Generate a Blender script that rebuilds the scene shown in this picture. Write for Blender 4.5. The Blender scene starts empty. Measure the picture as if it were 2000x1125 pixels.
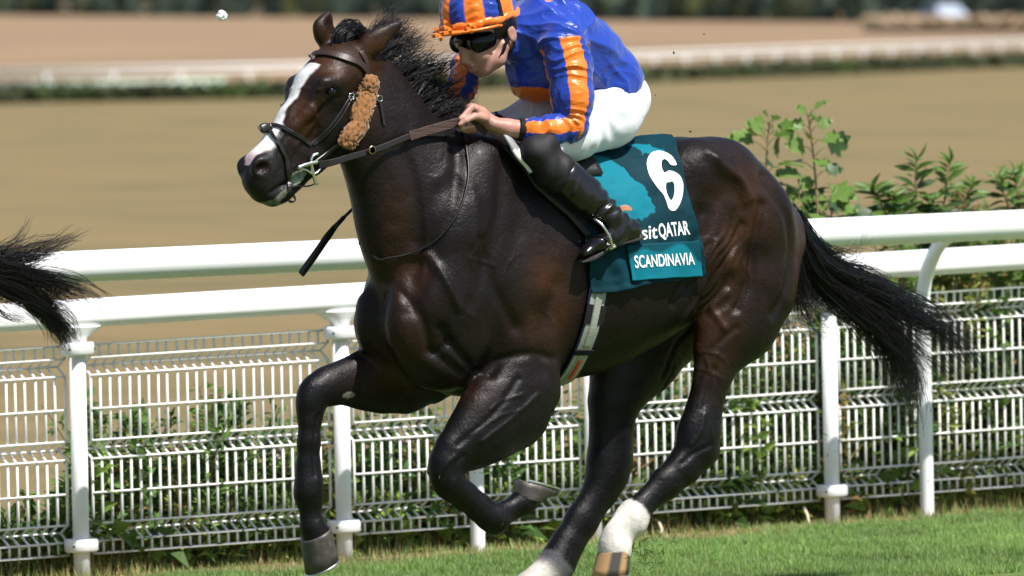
import bpy, bmesh, math, random
import numpy as np
from mathutils import Vector, Matrix
from mathutils.bvhtree import BVHTree
random.seed(7); RNG = np.random.default_rng(7)
SC = bpy.context.scene
COL = SC.collection

# ------------------------------------------------------------------ camera
FPX, TH, CAMH, PITCH, ROLL, DIST = 14393.6, 0.63264, 2.29, 0.0395, -0.0202, 26.95
_F0 = np.array([math.sin(TH), math.cos(TH), 0.]); _R0 = np.array([math.cos(TH), -math.sin(TH), 0.])
CAM = -DIST * _F0 + np.array([0, 0, CAMH])
FWD = _F0 * math.cos(PITCH) + np.array([0, 0, -math.sin(PITCH)])
_DN = -(_F0 * math.sin(PITCH) + np.array([0, 0, math.cos(PITCH)]))
RGT = math.cos(ROLL) * _R0 - math.sin(ROLL) * _DN
DWN = math.sin(ROLL) * _R0 + math.cos(ROLL) * _DN
cd = bpy.data.cameras.new('camera'); cam = bpy.data.objects.new('camera', cd); COL.objects.link(cam)
M = np.eye(4); M[:3, 0] = RGT; M[:3, 1] = -DWN; M[:3, 2] = -FWD; M[:3, 3] = CAM
cam.matrix_world = Matrix(M.tolist())
cd.sensor_width = 36; cd.lens = FPX / 2000 * 36; cd.clip_start = 0.5; cd.clip_end = 6000
cd.dof.use_dof = True; cd.dof.focus_distance = 26.6; cd.dof.aperture_fstop = 4.6
SC.camera = cam
SC.render.resolution_x, SC.render.resolution_y = 1024, 576

def P(px, py, w=0.):
    """world point seen at photo coordinates (px,py) standing on the plane y = w (parallel to the rail)"""
    d = FWD * FPX + RGT * (px - 1000) + DWN * (py - 562.5)
    return CAM + d * ((w - CAM[1]) / d[1])
def PM(px, py, w, sgn):
    """point given on the near side (px at y = -|w|); sgn +1 mirrors it to the far side"""
    p = P(px, py, -abs(w)); p[1] *= -sgn; return p
def PG(px, py, z=0.):
    d = FWD * FPX + RGT * (px - 1000) + DWN * (py - 562.5)
    return CAM + d * ((z - CAM[2]) / d[2])
SCL = FPX / DIST     # pixels of the photo per metre at the horse

# ------------------------------------------------------------------ light
SUN_AZ = math.atan2(-0.98, 0.20)     # direction to the sun, in the ground plane
SUN_EL = math.radians(58)
to_sun = Vector((math.cos(SUN_EL) * math.cos(SUN_AZ), math.cos(SUN_EL) * math.sin(SUN_AZ), math.sin(SUN_EL)))
sd = bpy.data.lights.new('sun', 'SUN'); sd.energy = 4.6; sd.angle = math.radians(0.53); sd.color = (1.0, 0.965, 0.92)
sun = bpy.data.objects.new('sun', sd); COL.objects.link(sun)
sun.rotation_euler = to_sun.to_track_quat('Z', 'Y').to_euler(); sun.location = (0, 0, 30)
wd = bpy.data.worlds.new('World'); SC.world = wd; wd.use_nodes = True
nt = wd.node_tree; bg = nt.nodes['Background']
sky = nt.nodes.new('ShaderNodeTexSky'); sky.sky_type = 'NISHITA'; sky.sun_disc = False
sky.sun_elevation = SUN_EL; sky.sun_rotation = math.pi / 2 - SUN_AZ
nt.links.new(sky.outputs[0], bg.inputs[0]); bg.inputs[1].default_value = 0.08
vs = SC.view_settings; vs.view_transform = 'Standard'; vs.look = 'None'; vs.exposure = 0.75; vs.gamma = 1; vs.use_curve_mapping = False

# ------------------------------------------------------------------ helpers
def lin(r, g, b):
    return tuple(((c / 255) / 12.92 if c / 255 <= .04045 else ((c / 255 + .055) / 1.055) ** 2.4) for c in (r, g, b)) + (1.,)

def mat(name, col, rough=.5, spec=.5, metal=0., coat=0., bump=None, attr=None, noise=None, noise2=None, sheen=0., trans=0., coatr=.1, sub=0.):
    """bump: (scale, strength, distance[,stretch]) ; noise: (scale, colour B, low, high)"""
    m = bpy.data.materials.new(name); m.use_nodes = True
    n = m.node_tree.nodes; l = m.node_tree.links; b = n['Principled BSDF']
    b.inputs['Base Color'].default_value = tuple(col[:3]) + (1,)
    b.inputs['Roughness'].default_value = rough; b.inputs['Specular IOR Level'].default_value = spec
    b.inputs['Metallic'].default_value = metal; b.inputs['Coat Weight'].default_value = coat; b.inputs['Coat Roughness'].default_value = coatr
    if sheen: b.inputs['Sheen Weight'].default_value = sheen
    if sub: b.inputs['Subsurface Weight'].default_value = sub; b.inputs['Subsurface Radius'].default_value = (.02, .008, .004); b.inputs['Subsurface Scale'].default_value = .5
    out = None
    tc = n.new('ShaderNodeTexCoord')
    if attr:
        a = n.new('ShaderNodeAttribute'); a.attribute_name = attr; out = a.outputs['Color']
    for nz in (noise, noise2):
        if not nz: continue
        t = n.new('ShaderNodeTexNoise'); t.inputs['Scale'].default_value = nz[0]; t.inputs['Detail'].default_value = 5
        l.new(tc.outputs['Object'], t.inputs['Vector'])
        r = n.new('ShaderNodeMapRange'); r.inputs[1].default_value = nz[2]; r.inputs[2].default_value = nz[3]
        l.new(t.outputs['Fac'], r.inputs[0])
        mx = n.new('ShaderNodeMix'); mx.data_type = 'RGBA'
        l.new(r.outputs[0], mx.inputs['Factor'])
        if out: l.new(out, mx.inputs['A'])
        else: mx.inputs['A'].default_value = tuple(col[:3]) + (1,)
        mx.inputs['B'].default_value = tuple(nz[1][:3]) + (1,)
        out = mx.outputs['Result']
    if out: l.new(out, b.inputs['Base Color'])
    if bump:
        vec = tc.outputs['Object']
        if len(bump) > 3:
            mp = n.new('ShaderNodeMapping'); mp.inputs['Scale'].default_value = bump[3]; l.new(vec, mp.inputs['Vector']); vec = mp.outputs[0]
        t = n.new('ShaderNodeTexNoise'); t.inputs['Scale'].default_value = bump[0]; t.inputs['Detail'].default_value = 4
        l.new(vec, t.inputs['Vector'])
        bp = n.new('ShaderNodeBump'); bp.inputs['Strength'].default_value = bump[1]; bp.inputs['Distance'].default_value = bump[2]
        l.new(t.outputs['Fac'], bp.inputs['Height']); l.new(bp.outputs[0], b.inputs['Normal'])
    if trans:
        tr = n.new('ShaderNodeBsdfTranslucent'); ad = n.new('ShaderNodeMixShader'); ad.inputs[0].default_value = trans
        if out: l.new(out, tr.inputs[0])
        else: tr.inputs[0].default_value = tuple(col[:3]) + (1,)
        l.new(b.outputs[0], ad.inputs[1]); l.new(tr.outputs[0], ad.inputs[2]); l.new(ad.outputs[0], n['Material Output'].inputs[0])
    return m

def mesh_obj(name, V, F, m, parent=None, smooth=True, cols=None):
    me = bpy.data.meshes.new(name)
    V = np.asarray(V, dtype=np.float32)
    if isinstance(F, np.ndarray):
        k = F.shape[1]
        me.vertices.add(len(V)); me.vertices.foreach_set('co', V.ravel())
        me.loops.add(F.size); me.loops.foreach_set('vertex_index', F.ravel().astype(np.int32))
        me.polygons.add(len(F)); me.polygons.foreach_set('loop_start', np.arange(0, F.size, k, dtype=np.int32))
        me.update(calc_edges=True); me.validate()
    else:
        me.from_pydata([tuple(map(float, v)) for v in V], [], [tuple(int(i) for i in f) for f in F]); me.update()
    me.polygons.foreach_set('use_smooth', [smooth] * len(me.polygons))
    if cols is not None:
        a = me.color_attributes.new('Col', 'FLOAT_COLOR', 'POINT')
        c = np.ones((len(V), 4), np.float32); c[:, :3] = cols
        a.data.foreach_set('color', c.ravel())
    if m: me.materials.append(m)
    o = bpy.data.objects.new(name, me); COL.objects.link(o)
    if parent: o.parent = parent
    return o

def empty(name, loc=(0, 0, 0)):
    o = bpy.data.objects.new(name, None); COL.objects.link(o); o.location = loc; o.empty_display_size = .1
    return o
def tag(o, label, cat, group=None, kind=None):
    if label: o['label'] = label
    if cat: o['category'] = cat
    if group: o['group'] = group
    if kind: o['kind'] = kind
    return o

def pin(o, parent):
    """parent without moving (parents are unrotated empties)"""
    o.parent = parent; o.matrix_parent_inverse = parent.matrix_world.inverted() if parent.type != 'EMPTY' else Matrix.Translation(-parent.location)

def catmull(pts, n=8, closed=False):
    pts = np.asarray(pts, float)
    if closed: ext = np.vstack([pts[-1], pts, pts[0], pts[1]])
    else: ext = np.vstack([2 * pts[0] - pts[1], pts, 2 * pts[-1] - pts[-2]])
    out = []
    for i in range(len(ext) - 3):
        p0, p1, p2, p3 = ext[i:i + 4]
        for t in np.linspace(0, 1, n, endpoint=False):
            out.append(.5 * ((2 * p1) + (p2 - p0) * t + (2 * p0 - 5 * p1 + 4 * p2 - p3) * t * t + (3 * p1 - p0 - 3 * p2 + p3) * t ** 3))
    if not closed: out.append(pts[-1])
    return np.array(out)

def sweep(path, prof, up=None, closed=False, scale=None, caps=True):
    """sweep a closed 2-D profile (list of (side, up)) along a 3-D path -> V, F.  up: hint vector(s) for the profile's second axis"""
    path = np.asarray(path, float); n = len(path); prof = np.asarray(prof, float); k = len(prof)
    T = np.gradient(path, axis=0)
    if closed: T = np.roll(path, -1, 0) - np.roll(path, 1, 0)
    T /= np.linalg.norm(T, axis=1)[:, None] + 1e-12
    if up is None: up = np.array([0.013, 0.021, 1.])
    up = np.broadcast_to(np.asarray(up, float), (n, 3))
    S = np.cross(T, up); S /= np.linalg.norm(S, axis=1)[:, None] + 1e-12
    U = np.cross(S, T)
    sc = np.ones(n) if scale is None else np.asarray(scale, float)
    V = path[:, None, :] + (S[:, None, :] * prof[None, :, :1] + U[:, None, :] * prof[None, :, 1:]) * sc[:, None, None]
    V = V.reshape(-1, 3); F = []
    m = n if closed else n - 1
    for i in range(m):
        a = i * k; b = ((i + 1) % n) * k
        for j in range(k):
            j2 = (j + 1) % k
            F.append((a + j, b + j, b + j2, a + j2))
    if not closed and caps:
        F.append(tuple(range(k))); F.append(tuple((n - 1) * k + j for j in reversed(range(k))))
    return V, F
def circ(r, n=12, ry=None):
    ry = r if ry is None else ry
    return [(r * math.cos(2 * math.pi * i / n), ry * math.sin(2 * math.pi * i / n)) for i in range(n)]
def strap(w, t):    # flat strap profile: w across, t thick
    e = min(t * .45, .002)
    return [(-w / 2 + e, -t / 2), (w / 2 - e, -t / 2), (w / 2, -t / 2 + e), (w / 2, t / 2 - e), (w / 2 - e, t / 2), (-w / 2 + e, t / 2), (-w / 2, t / 2 - e), (-w / 2, -t / 2 + e)]
def join(parts):
    V = []; F = []; o = 0
    for v, f in parts:
        V.append(np.asarray(v, float)); F += [tuple(i + o for i in q) for q in f]; o += len(v)
    return np.vstack(V), F
def lathe(prof, n=20, center=(0, 0, 0), axis='Z'):
    V = []; F = []
    for (r, z) in prof:
        for i in range(n):
            a = 2 * math.pi * i / n; V.append((r * math.cos(a), r * math.sin(a), z))
    for j in range(len(prof) - 1):
        for i in range(n):
            F.append((j * n + i, j * n + (i + 1) % n, (j + 1) * n + (i + 1) % n, (j + 1) * n + i))
    F.append(tuple(reversed(range(n)))); F.append(tuple((len(prof) - 1) * n + i for i in range(n)))
    V = np.array(V)
    return V + np.array(center), F

# lattice value noise for vertex-level work
_LT = np.random.default_rng(3).random(65536).astype(np.float32)
def vnoise(p, scale=1., seed=0):
    q = np.asarray(p, float) * scale + 100.3; i = np.floor(q).astype(np.int64); f = q - i; f = f * f * (3 - 2 * f)
    def h(a, b, c): return _LT[(a * 73856093 ^ b * 19349663 ^ c * 83492791 ^ (seed * 7919)) & 65535]
    x, y, z = i[:, 0], i[:, 1], i[:, 2]; fx, fy, fz = f[:, 0], f[:, 1], f[:, 2]
    r = 0
    for dx in (0, 1):
        for dy in (0, 1):
            for dz in (0, 1):
                r = r + h(x + dx, y + dy, z + dz) * (fx if dx else 1 - fx) * (fy if dy else 1 - fy) * (fz if dz else 1 - fz)
    return r * 2 - 1
def sstep(a, b, x):
    t = np.clip((x - a) / (b - a), 0, 1); return t * t * (3 - 2 * t)

# ------------------------------------------------------------------ soft solid modelling (distance fields -> one closed mesh)
class Field:
    def __init__(s, lo, hi, h):
        s.h = h; s.lo = np.asarray(lo, float); s.n = np.ceil((np.asarray(hi, float) - s.lo) / h).astype(int) + 1
        s.f = np.full(s.n, 9., np.float32)
    def box(s, lo, hi):
        a = np.clip(np.floor((lo - s.lo) / s.h).astype(int), 0, s.n - 1); b = np.clip(np.ceil((hi - s.lo) / s.h).astype(int) + 1, 1, s.n)
        if np.any(b <= a): return None
        sl = tuple(slice(i, j) for i, j in zip(a, b))
        g = np.meshgrid(*[(s.lo[i] + s.h * np.arange(a[i], b[i])).astype(np.float32) for i in range(3)], indexing='ij', sparse=True)
        return sl, g
    def put(s, sl, d, k, cut=False):
        f = s.f[sl]
        if cut:   # smooth subtraction
            d = -d; hh = np.maximum(k - np.abs(f - d), 0) / k; s.f[sl] = np.maximum(f, d) + hh * hh * k * .25
        else:
            hh = np.maximum(k - np.abs(f - d), 0) / k; s.f[sl] = np.minimum(f, d) - hh * hh * k * .25
    def ell(s, c, r, R=None, k=.03, cut=False):
        c = np.asarray(c, float); r = np.broadcast_to(np.asarray(r, float), 3); m = r.max() + k + 3 * s.h
        bx = s.box(c - m, c + m)
        if bx is None: return
        sl, (x, y, z) = bx; x = x - c[0]; y = y - c[1]; z = z - c[2]
        if R is not None:
            R = np.asarray(R, float); u = [R[i][0] * x + R[i][1] * y + R[i][2] * z for i in range(3)]
        else: u = [x, y, z]
        k0 = np.sqrt(sum((a / q) ** 2 for a, q in zip(u, r))); k1 = np.sqrt(sum((a / (q * q)) ** 2 for a, q in zip(u, r))) + 1e-9
        s.put(sl, k0 * (k0 - 1) / k1, k, cut)
    def chain(s, nodes, k=.03, side=(0, 1, 0), cut=False):
        """nodes: (centre, a, b): radius a in the plane across the limb, b along `side`"""
        side = np.asarray(side, float) / np.linalg.norm(side)
        for (c0, a0, b0), (c1, a1, b1) in zip(nodes[:-1], nodes[1:]):
            c0 = np.asarray(c0, float); c1 = np.asarray(c1, float); m = max(a0, a1, b0, b1) + k + 3 * s.h
            bx = s.box(np.minimum(c0, c1) - m, np.maximum(c0, c1) + m)
            if bx is None: continue
            sl, (x, y, z) = bx; ax = c1 - c0; L = np.linalg.norm(ax) + 1e-9; t = ax / L
            sd = side - t * (side @ t); sd /= np.linalg.norm(sd) + 1e-9; u = np.cross(t, sd)
            X = x - c0[0]; Y = y - c0[1]; Z = z - c0[2]
            w = t[0] * X + t[1] * Y + t[2] * Z; v = sd[0] * X + sd[1] * Y + sd[2] * Z; uu = u[0] * X + u[1] * Y + u[2] * Z
            tt = np.clip(w / L, 0, 1); a = a0 + (a1 - a0) * tt; b = b0 + (b1 - b0) * tt; w = w - tt * L
            k0 = np.sqrt((uu / a) ** 2 + (v / b) ** 2 + (w / a) ** 2); k1 = np.sqrt((uu / a ** 2) ** 2 + (v / b ** 2) ** 2 + (w / a ** 2) ** 2) + 1e-9
            s.put(sl, k0 * (k0 - 1) / k1, k, cut)
    def mesh(s, smooth=2):
        f = s.f; S = f < 0; n = f.shape
        c = sum(S[i:n[0] - 1 + i, j:n[1] - 1 + j, k:n[2] - 1 + k].astype(np.int8) for i in (0, 1) for j in (0, 1) for k in (0, 1))
        act = (c > 0) & (c < 8); idx = np.full(act.shape, -1, np.int64); ijk = np.argwhere(act); idx[act] = np.arange(len(ijk))
        acc = np.zeros((len(ijk), 3)); cnt = np.zeros(len(ijk))
        cs = [(i, j, k) for i in (0, 1) for j in (0, 1) for k in (0, 1)]
        val = {q: f[ijk[:, 0] + q[0], ijk[:, 1] + q[1], ijk[:, 2] + q[2]].astype(float) for q in cs}
        for q in cs:
            for ax in range(3):
                if q[ax]: continue
                r = list(q); r[ax] = 1; r = tuple(r); a, b = val[q], val[r]; mm = (a < 0) != (b < 0)
                t = np.where(mm, a / np.where(mm, a - b, 1), 0)
                for d in range(3): acc[:, d] += np.where(mm, q[d] + (t if d == ax else 0), 0)
                cnt += mm
        V = s.lo + s.h * (ijk + acc / cnt[:, None]); Q = []
        for ax in range(3):
            o1, o2 = [d for d in range(3) if d != ax]
            A = [slice(None)] * 3; B = [slice(None)] * 3; A[ax] = slice(0, n[ax] - 1); B[ax] = slice(1, n[ax])
            A[o1] = B[o1] = slice(1, n[o1] - 1); A[o2] = B[o2] = slice(1, n[o2] - 1)
            sa = S[tuple(A)]; ch = sa != S[tuple(B)]; e = np.argwhere(ch); flip = sa[ch]
            e[:, o1] += 1; e[:, o2] += 1
            def g(d1, d2):
                q = e.copy(); q[:, o1] -= d1; q[:, o2] -= d2; return idx[q[:, 0], q[:, 1], q[:, 2]]
            quad = np.stack([g(1, 1), g(0, 1), g(0, 0), g(1, 0)], 1)
            if ax == 1: flip = ~flip
            quad[~flip] = quad[~flip][:, ::-1]; Q.append(quad)
        F = np.vstack(Q)
        V = relax(V, F, smooth)
        return V, F
def relax(V, F, it):
    E = np.vstack([F[:, [0, 1]], F[:, [1, 2]], F[:, [2, 3]], F[:, [3, 0]]])
    for j in range(it):
        acc = np.zeros_like(V); cnt = np.zeros(len(V))
        for d in range(3): acc[:, d] = np.bincount(E[:, 0], V[E[:, 1], d], len(V)) + np.bincount(E[:, 1], V[E[:, 0], d], len(V))
        cnt = np.bincount(E[:, 0], minlength=len(V)) + np.bincount(E[:, 1], minlength=len(V))
        V = V + .5 * (acc / np.maximum(cnt, 1)[:, None] - V)
    return V
def vnormals(V, F):
    n = np.cross(V[F[:, 2]] - V[F[:, 0]], V[F[:, 3]] - V[F[:, 1]]); N = np.zeros_like(V)
    for j in range(4):
        for d in range(3): N[:, d] += np.bincount(F[:, j], n[:, d], len(V))
    return N / (np.linalg.norm(N, axis=1)[:, None] + 1e-12)
def limb(rows, w, beta=.8, lat=None):
    """rows: (left edge px, right edge px[, w][, lateral radius]) -> chain nodes"""
    out = []
    for r in rows:
        (x0, y0), (x1, y1) = r[0], r[1]; ww = r[2] if len(r) > 2 and r[2] is not None else w
        bt = r[3] if len(r) > 3 else beta
        ex, ey = x1 - x0, y1 - y0; L = math.hypot(ex, ey); ex /= L; ey /= L
        a = L / 2 / SCL / math.sqrt(ey * ey + ex * ex * (.65 + .35 * bt * bt))
        out.append((P((x0 + x1) / 2, (y0 + y1) / 2, ww), a, a * bt))
    return out
def polyd(Q, poly):
    """distance of 2-D points to a polyline"""
    d = np.full(len(Q), 1e9)
    for a, b in zip(poly[:-1], poly[1:]):
        a = np.asarray(a); b = np.asarray(b); ab = b - a; t = np.clip(((Q - a) @ ab) / (ab @ ab + 1e-12), 0, 1)
        d = np.minimum(d, np.linalg.norm(Q - a - t[:, None] * ab, axis=1))
    return d
def inpoly(Q, poly):
    x, y = Q[:, 0], Q[:, 1]; c = np.zeros(len(Q), bool); n = len(poly)
    for i in range(n):
        x0, y0 = poly[i]; x1, y1 = poly[i - 1]
        c ^= ((y0 > y) != (y1 > y)) & (x < (x1 - x0) * (y - y0) / (y1 - y0 + 1e-12) + x0)
    return c
# ================================================================== SETTING
SHX, SHY = 1.55 * math.sin(TH), 1.55 * math.cos(TH)
YR = 1.813 + SHY; X0 = -0.836 + SHX; SP = 1.285
def sheet(name, pts, z, m, cell=None):
    V = [(p[0], p[1], z) for p in pts]
    o = mesh_obj(name, V, [tuple(range(len(V)))], m, smooth=False)
    o['kind'] = 'structure'; return o

def ground_mat(name, c1, c2, c3, s1, s2, stretch=(1, 1, 1), bump=.02, b_s=30):
    m = bpy.data.materials.new(name); m.use_nodes = True; n = m.node_tree.nodes; l = m.node_tree.links; b = n['Principled BSDF']
    b.inputs['Roughness'].default_value = .9; b.inputs['Specular IOR Level'].default_value = .15
    tc = n.new('ShaderNodeTexCoord'); mp = n.new('ShaderNodeMapping'); mp.inputs['Scale'].default_value = stretch; mp.inputs['Rotation'].default_value = (0, 0, TH)
    l.new(tc.outputs['Object'], mp.inputs[0])
    t1 = n.new('ShaderNodeTexNoise'); t1.inputs['Scale'].default_value = s1; t1.inputs['Detail'].default_value = 6; l.new(mp.outputs[0], t1.inputs[0])
    t2 = n.new('ShaderNodeTexNoise'); t2.inputs['Scale'].default_value = s2; t2.inputs['Detail'].default_value = 6; l.new(mp.outputs[0], t2.inputs[0])
    r1 = n.new('ShaderNodeMapRange'); r1.inputs[1].default_value = .38; r1.inputs[2].default_value = .64; l.new(t1.outputs[0], r1.inputs[0])
    r2 = n.new('ShaderNodeMapRange'); r2.inputs[1].default_value = .4; r2.inputs[2].default_value = .68; l.new(t2.outputs[0], r2.inputs[0])
    a = n.new('ShaderNodeMix'); a.data_type = 'RGBA'; a.inputs['A'].default_value = c1; a.inputs['B'].default_value = c2; l.new(r1.outputs[0], a.inputs['Factor'])
    c = n.new('ShaderNodeMix'); c.data_type = 'RGBA'; c.inputs['B'].default_value = c3; l.new(a.outputs['Result'], c.inputs['A']); l.new(r2.outputs[0], c.inputs['Factor'])
    l.new(c.outputs['Result'], b.inputs['Base Color'])
    t3 = n.new('ShaderNodeTexNoise'); t3.inputs['Scale'].default_value = b_s; t3.inputs['Detail'].default_value = 8; l.new(tc.outputs['Object'], t3.inputs[0])
    bp = n.new('ShaderNodeBump'); bp.inputs['Strength'].default_value = .8; bp.inputs['Distance'].default_value = bump; l.new(t3.outputs[0], bp.inputs['Height']); l.new(bp.outputs[0], b.inputs['Normal'])
    return m
M_field = ground_mat('meadow', (0.1692, 0.1310, 0.0590, 1), (0.1260, 0.1066, 0.0475, 1), (0.2052, 0.1476, 0.0706, 1), .30, 1.1, (1, .22, 1))
M_turf = ground_mat('turf', (.085, .145, .03, 1), (.065, .12, .025, 1), (.13, .16, .045, 1), 1.5, 9)
M_soil = ground_mat('verge_soil', (0.2550, 0.1700, 0.0892, 1), (0.1870, 0.1318, 0.0680, 1), (0.1020, 0.1105, 0.0382, 1), 3, 11)
M_stub = ground_mat('stubble', (.25, .165, .095, 1), (.125, .095, .072, 1), (.30, .20, .11, 1), .16, .30, (1, .12, 1))
M_green = ground_mat('rough_grass', (0.1105, 0.1275, 0.0425, 1), (0.0765, 0.1020, 0.0298, 1), (0.1530, 0.1445, 0.0595, 1), .1, .5)

R_ = 5000.
sheet('meadow', [(-R_, -R_, 0), (R_, -R_, 0), (R_, R_, 0), (-R_, R_, 0)], -.012, M_field)
# racing turf on the near side of the rail, with a slightly uneven edge
edge = [(x, YR - .02 + .035 * math.sin(x * 2.1) + .03 * math.sin(x * 5.3 + 1)) for x in np.linspace(-60, 90, 601)]
o = mesh_obj('racing_turf', [(x, -60, 0) for x, y in edge] + [(x, y - .27, 0) for x, y in edge], [(i, i + 1, i + 602, i + 601) for i in range(600)], M_turf, smooth=False); o['kind'] = 'structure'
o = mesh_obj('bare_verge', [(x, YR - .7, -.006) for x, y in edge] + [(x, y + .2 + .05 * math.sin(3.3 * x), -.006) for x, y in edge], [(i, i + 1, i + 602, i + 601) for i in range(600)], M_soil, smooth=False); o['kind'] = 'structure'

# far ground: hedge strip, green strip, far rail, stubble field, wood
def gline(pts, z=0., ext=500):
    g = [PG(x, y, z) for x, y in pts]
    a = g[0] + (g[0] - g[1]) / np.linalg.norm(g[0] - g[1]) * ext; b = g[-1] + (g[-1] - g[-2]) / np.linalg.norm(g[-1] - g[-2]) * ext
    return [a] + g + [b]
HEDGE = gline([(-60, 203), (600, 190), (1250, 161), (2060, 128)])
RAILF = gline([(-60, 141), (560, 130), (1230, 107), (2060, 78)], .55)
WOOD = gline([(-250, 26), (600, 33.5), (1200, 39.5), (2150, 45)], 0, 300)
def strip(name, A, B, z, m):
    A = np.array(A); B = np.array(B); n = len(A)
    o = mesh_obj(name, [(p[0], p[1], z) for p in A] + [(p[0], p[1], z) for p in B], [(i, i + 1, n + i + 1, n + i) for i in range(n - 1)], m, smooth=False); o['kind'] = 'structure'
away = _F0 * 1.0
strip('rough_grass_strip', HEDGE, [p + away * 12 for p in RAILF], .0, M_green)
strip('stubble_field', [p + away * 12 for p in RAILF], WOOD, .012, M_stub)

M_white = mat('white_plastic', (.80, .80, .79), .38, .4, noise=(3, (.74, .745, .74), .45, .75), bump=(120, .05, .002))
M_white2 = mat('white_post_plastic', (.79, .79, .79), .4, .4, noise=(9, (.66, .66, .62), .56, .8))
M_wire = mat('white_coated_wire', (.84, .83, .80), .45, .4, noise=(14, (.62, .58, .50), .6, .8))
M_farw = mat('far_white_rail', (.70, .67, .64), .5)
M_hedge = mat('dark_hedge_leaves', (.055, .065, .030), .8, .2, noise=(.35, (.075, .13, .035), .5, .65))  # leaf colour lightened to carry distance haze
M_dark = mat('dark_bolt', (.03, .03, .03), .5)

def lumps(name, line, n, rad, hgt, m, seed, squash=1.):
    """rough foliage mass along a line: many jittered leaf-clump faces"""
    r = np.random.default_rng(seed); line = np.array(line); L = np.linalg.norm(np.diff(line, axis=0), axis=1); cum = np.r_[0, np.cumsum(L)]
    V = []; F = []
    for i in range(n):
        t = r.random() * cum[-1]; j = min(np.searchsorted(cum, t) - 1, len(L) - 1); j = max(j, 0)
        p = line[j] + (line[j + 1] - line[j]) * ((t - cum[j]) / L[j])
        rr = rad(p, r); hh = hgt(p, r); c = p + np.array([r.normal(0, rr * .3), r.normal(0, rr * .3), hh * r.random() ** .7])
        q = r.normal(size=(4, 3)) * rr * np.array([1, 1, squash]); k = len(V)
        for s in q: V.append(c + s)
        F += [(k, k + 1, k + 2), (k, k + 2, k + 3), (k, k + 3, k + 1), (k + 1, k + 3, k + 2)]
    V = np.array(V); V[:, 2] = np.maximum(V[:, 2], 0.002)
    return V, F
V, F = lumps('h', HEDGE[1:-1], 9000, lambda p, r: .10, lambda p, r: .30, None, 5)
o = mesh_obj('low_hedge', V, F, M_hedge, smooth=False); tag(o, 'long low dark green hedge strip along the far edge of the meadow', 'hedge', kind=None)

# the wood on the skyline
def trunk_h(p): return np.linalg.norm(p[:2] - CAM[:2])
VV = []; FF = []; CC = []; k = 0; r = np.random.default_rng(11)
WL = np.array(WOOD[1:-1]); 
ico = bmesh.new(); bmesh.ops.create_icosphere(ico, subdivisions=2, radius=1); iv = np.array([v.co[:] for v in ico.verts]); iF = [tuple(v.index for v in f.verts) for f in ico.faces]; ico.free()
for i in range(560):
    px = r.uniform(-150, 2150); row = r.random()
    base = PG(px, np.interp(px, [-250, 600, 1200, 2150], [26, 33.5, 39.5, 45])); d = np.linalg.norm(base - CAM); s = FPX / d
    wpx = r.uniform(24, 60); rad = wpx / s; hz = (r.uniform(.0, .25) if i % 2 else r.uniform(.15, 1)) * 75 / s
    c = base + away * (rad * 1.0 + row * 40 / s) + np.array([0, 0, hz])
    v = iv * rad * np.array([1, 1, 1.1]); v *= (1 + .35 * vnoise(iv, 2.2, i)[:, None]); v = v + c; v[:, 2] = np.maximum(v[:, 2], -.5)
    VV.append(v); FF += [tuple(a + k for a in f) for f in iF]; k += len(v)
    col = np.array([.055, .080, .058]) * r.uniform(.45, 1.5) + (np.array([.045, .040, .0]) if r.random() < .25 else 0)  # tree tones lightened and blued: aerial haze put into the colour
    CC.append(np.tile(col, (len(v), 1)))
M_wood = mat('far_tree_leaves', (.03, .05, .02), .9, .1, attr='Col')
o = mesh_obj('distant_wood', np.vstack(VV), FF, M_wood, smooth=False, cols=np.vstack(CC)); tag(o, 'dark green wood along the skyline behind the stubble field', 'wood', kind='stuff')
# dry bank in front of the wood
V, F = lumps('b', [p - away * 6 for p in WOOD[1:-1]], 6000, lambda p, r: .5 * trunk_h(p) / 700, lambda p, r: .55 * trunk_h(p) / 700, None, 9)
o = mesh_obj('dry_grass_bank', V, F, mat('dry_grass', (.22, .17, .11), .9, .1), smooth=False); o['kind'] = 'stuff'; o['label'] = 'dry pale grass bank at the foot of the wood'; o['category'] = 'grass'

# far running rail
fr = empty('distant_running_rail', tuple(RAILF[2])); fr.location.z = 0
tag(fr, 'blurred far white running rail crossing the whole background', 'rail')
def tube(path, r, n=10, prof=None): return sweep(path, prof or circ(r, n))
pth = np.array(RAILF[1:-1]); 
def along(line, step, start=0.):
    line = np.array(line); L = np.linalg.norm(np.diff(line, axis=0), axis=1); cum = np.r_[0, np.cumsum(L)]; out = []
    t = start
    while t < cum[-1]:
        j = max(min(np.searchsorted(cum, t) - 1, len(L) - 1), 0); out.append(line[j] + (line[j + 1] - line[j]) * ((t - cum[j]) / L[j])); t += step
    return np.array(out)
o = mesh_obj('rail', *tube(pth + [0, 0, .04], .050), M_farw); pin(o, fr)
o = mesh_obj('rail', *tube(pth - [0, 0, .11], .036), M_farw); pin(o, fr)
pv, pf = lathe([(.05, 0), (.045, .5)], 8); pm = None
for q in along(pth, 1.9, .3):
    if pm is None: o = mesh_obj('post', pv, pf, M_farw); pm = o.data
    else: o = bpy.data.objects.new('post', pm); COL.objects.link(o)
    o.location = (q[0] - fr.location.x, q[1] - fr.location.y, 0); o.parent = fr
lw = [PG(x, y, .35) for x, y in [(-60, 170), (300, 166), (440, 162)]]
fl = empty('low_white_barrier', (lw[1][0], lw[1][1], 0)); tag(fl, 'blurred low pale white barrier below the far rail at left', 'barrier')
o = mesh_obj('board', *sweep(np.array(lw), strap(.05, .24)), mat('pale_board', (.55, .66, .52), .6)); pin(o, fl)
for q in along(lw, 2.2):
    o = mesh_obj('stake', *lathe([(.03, 0), (.03, .5)], 6, (q[0], q[1], 0)), M_farw); pin(o, fl)

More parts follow.
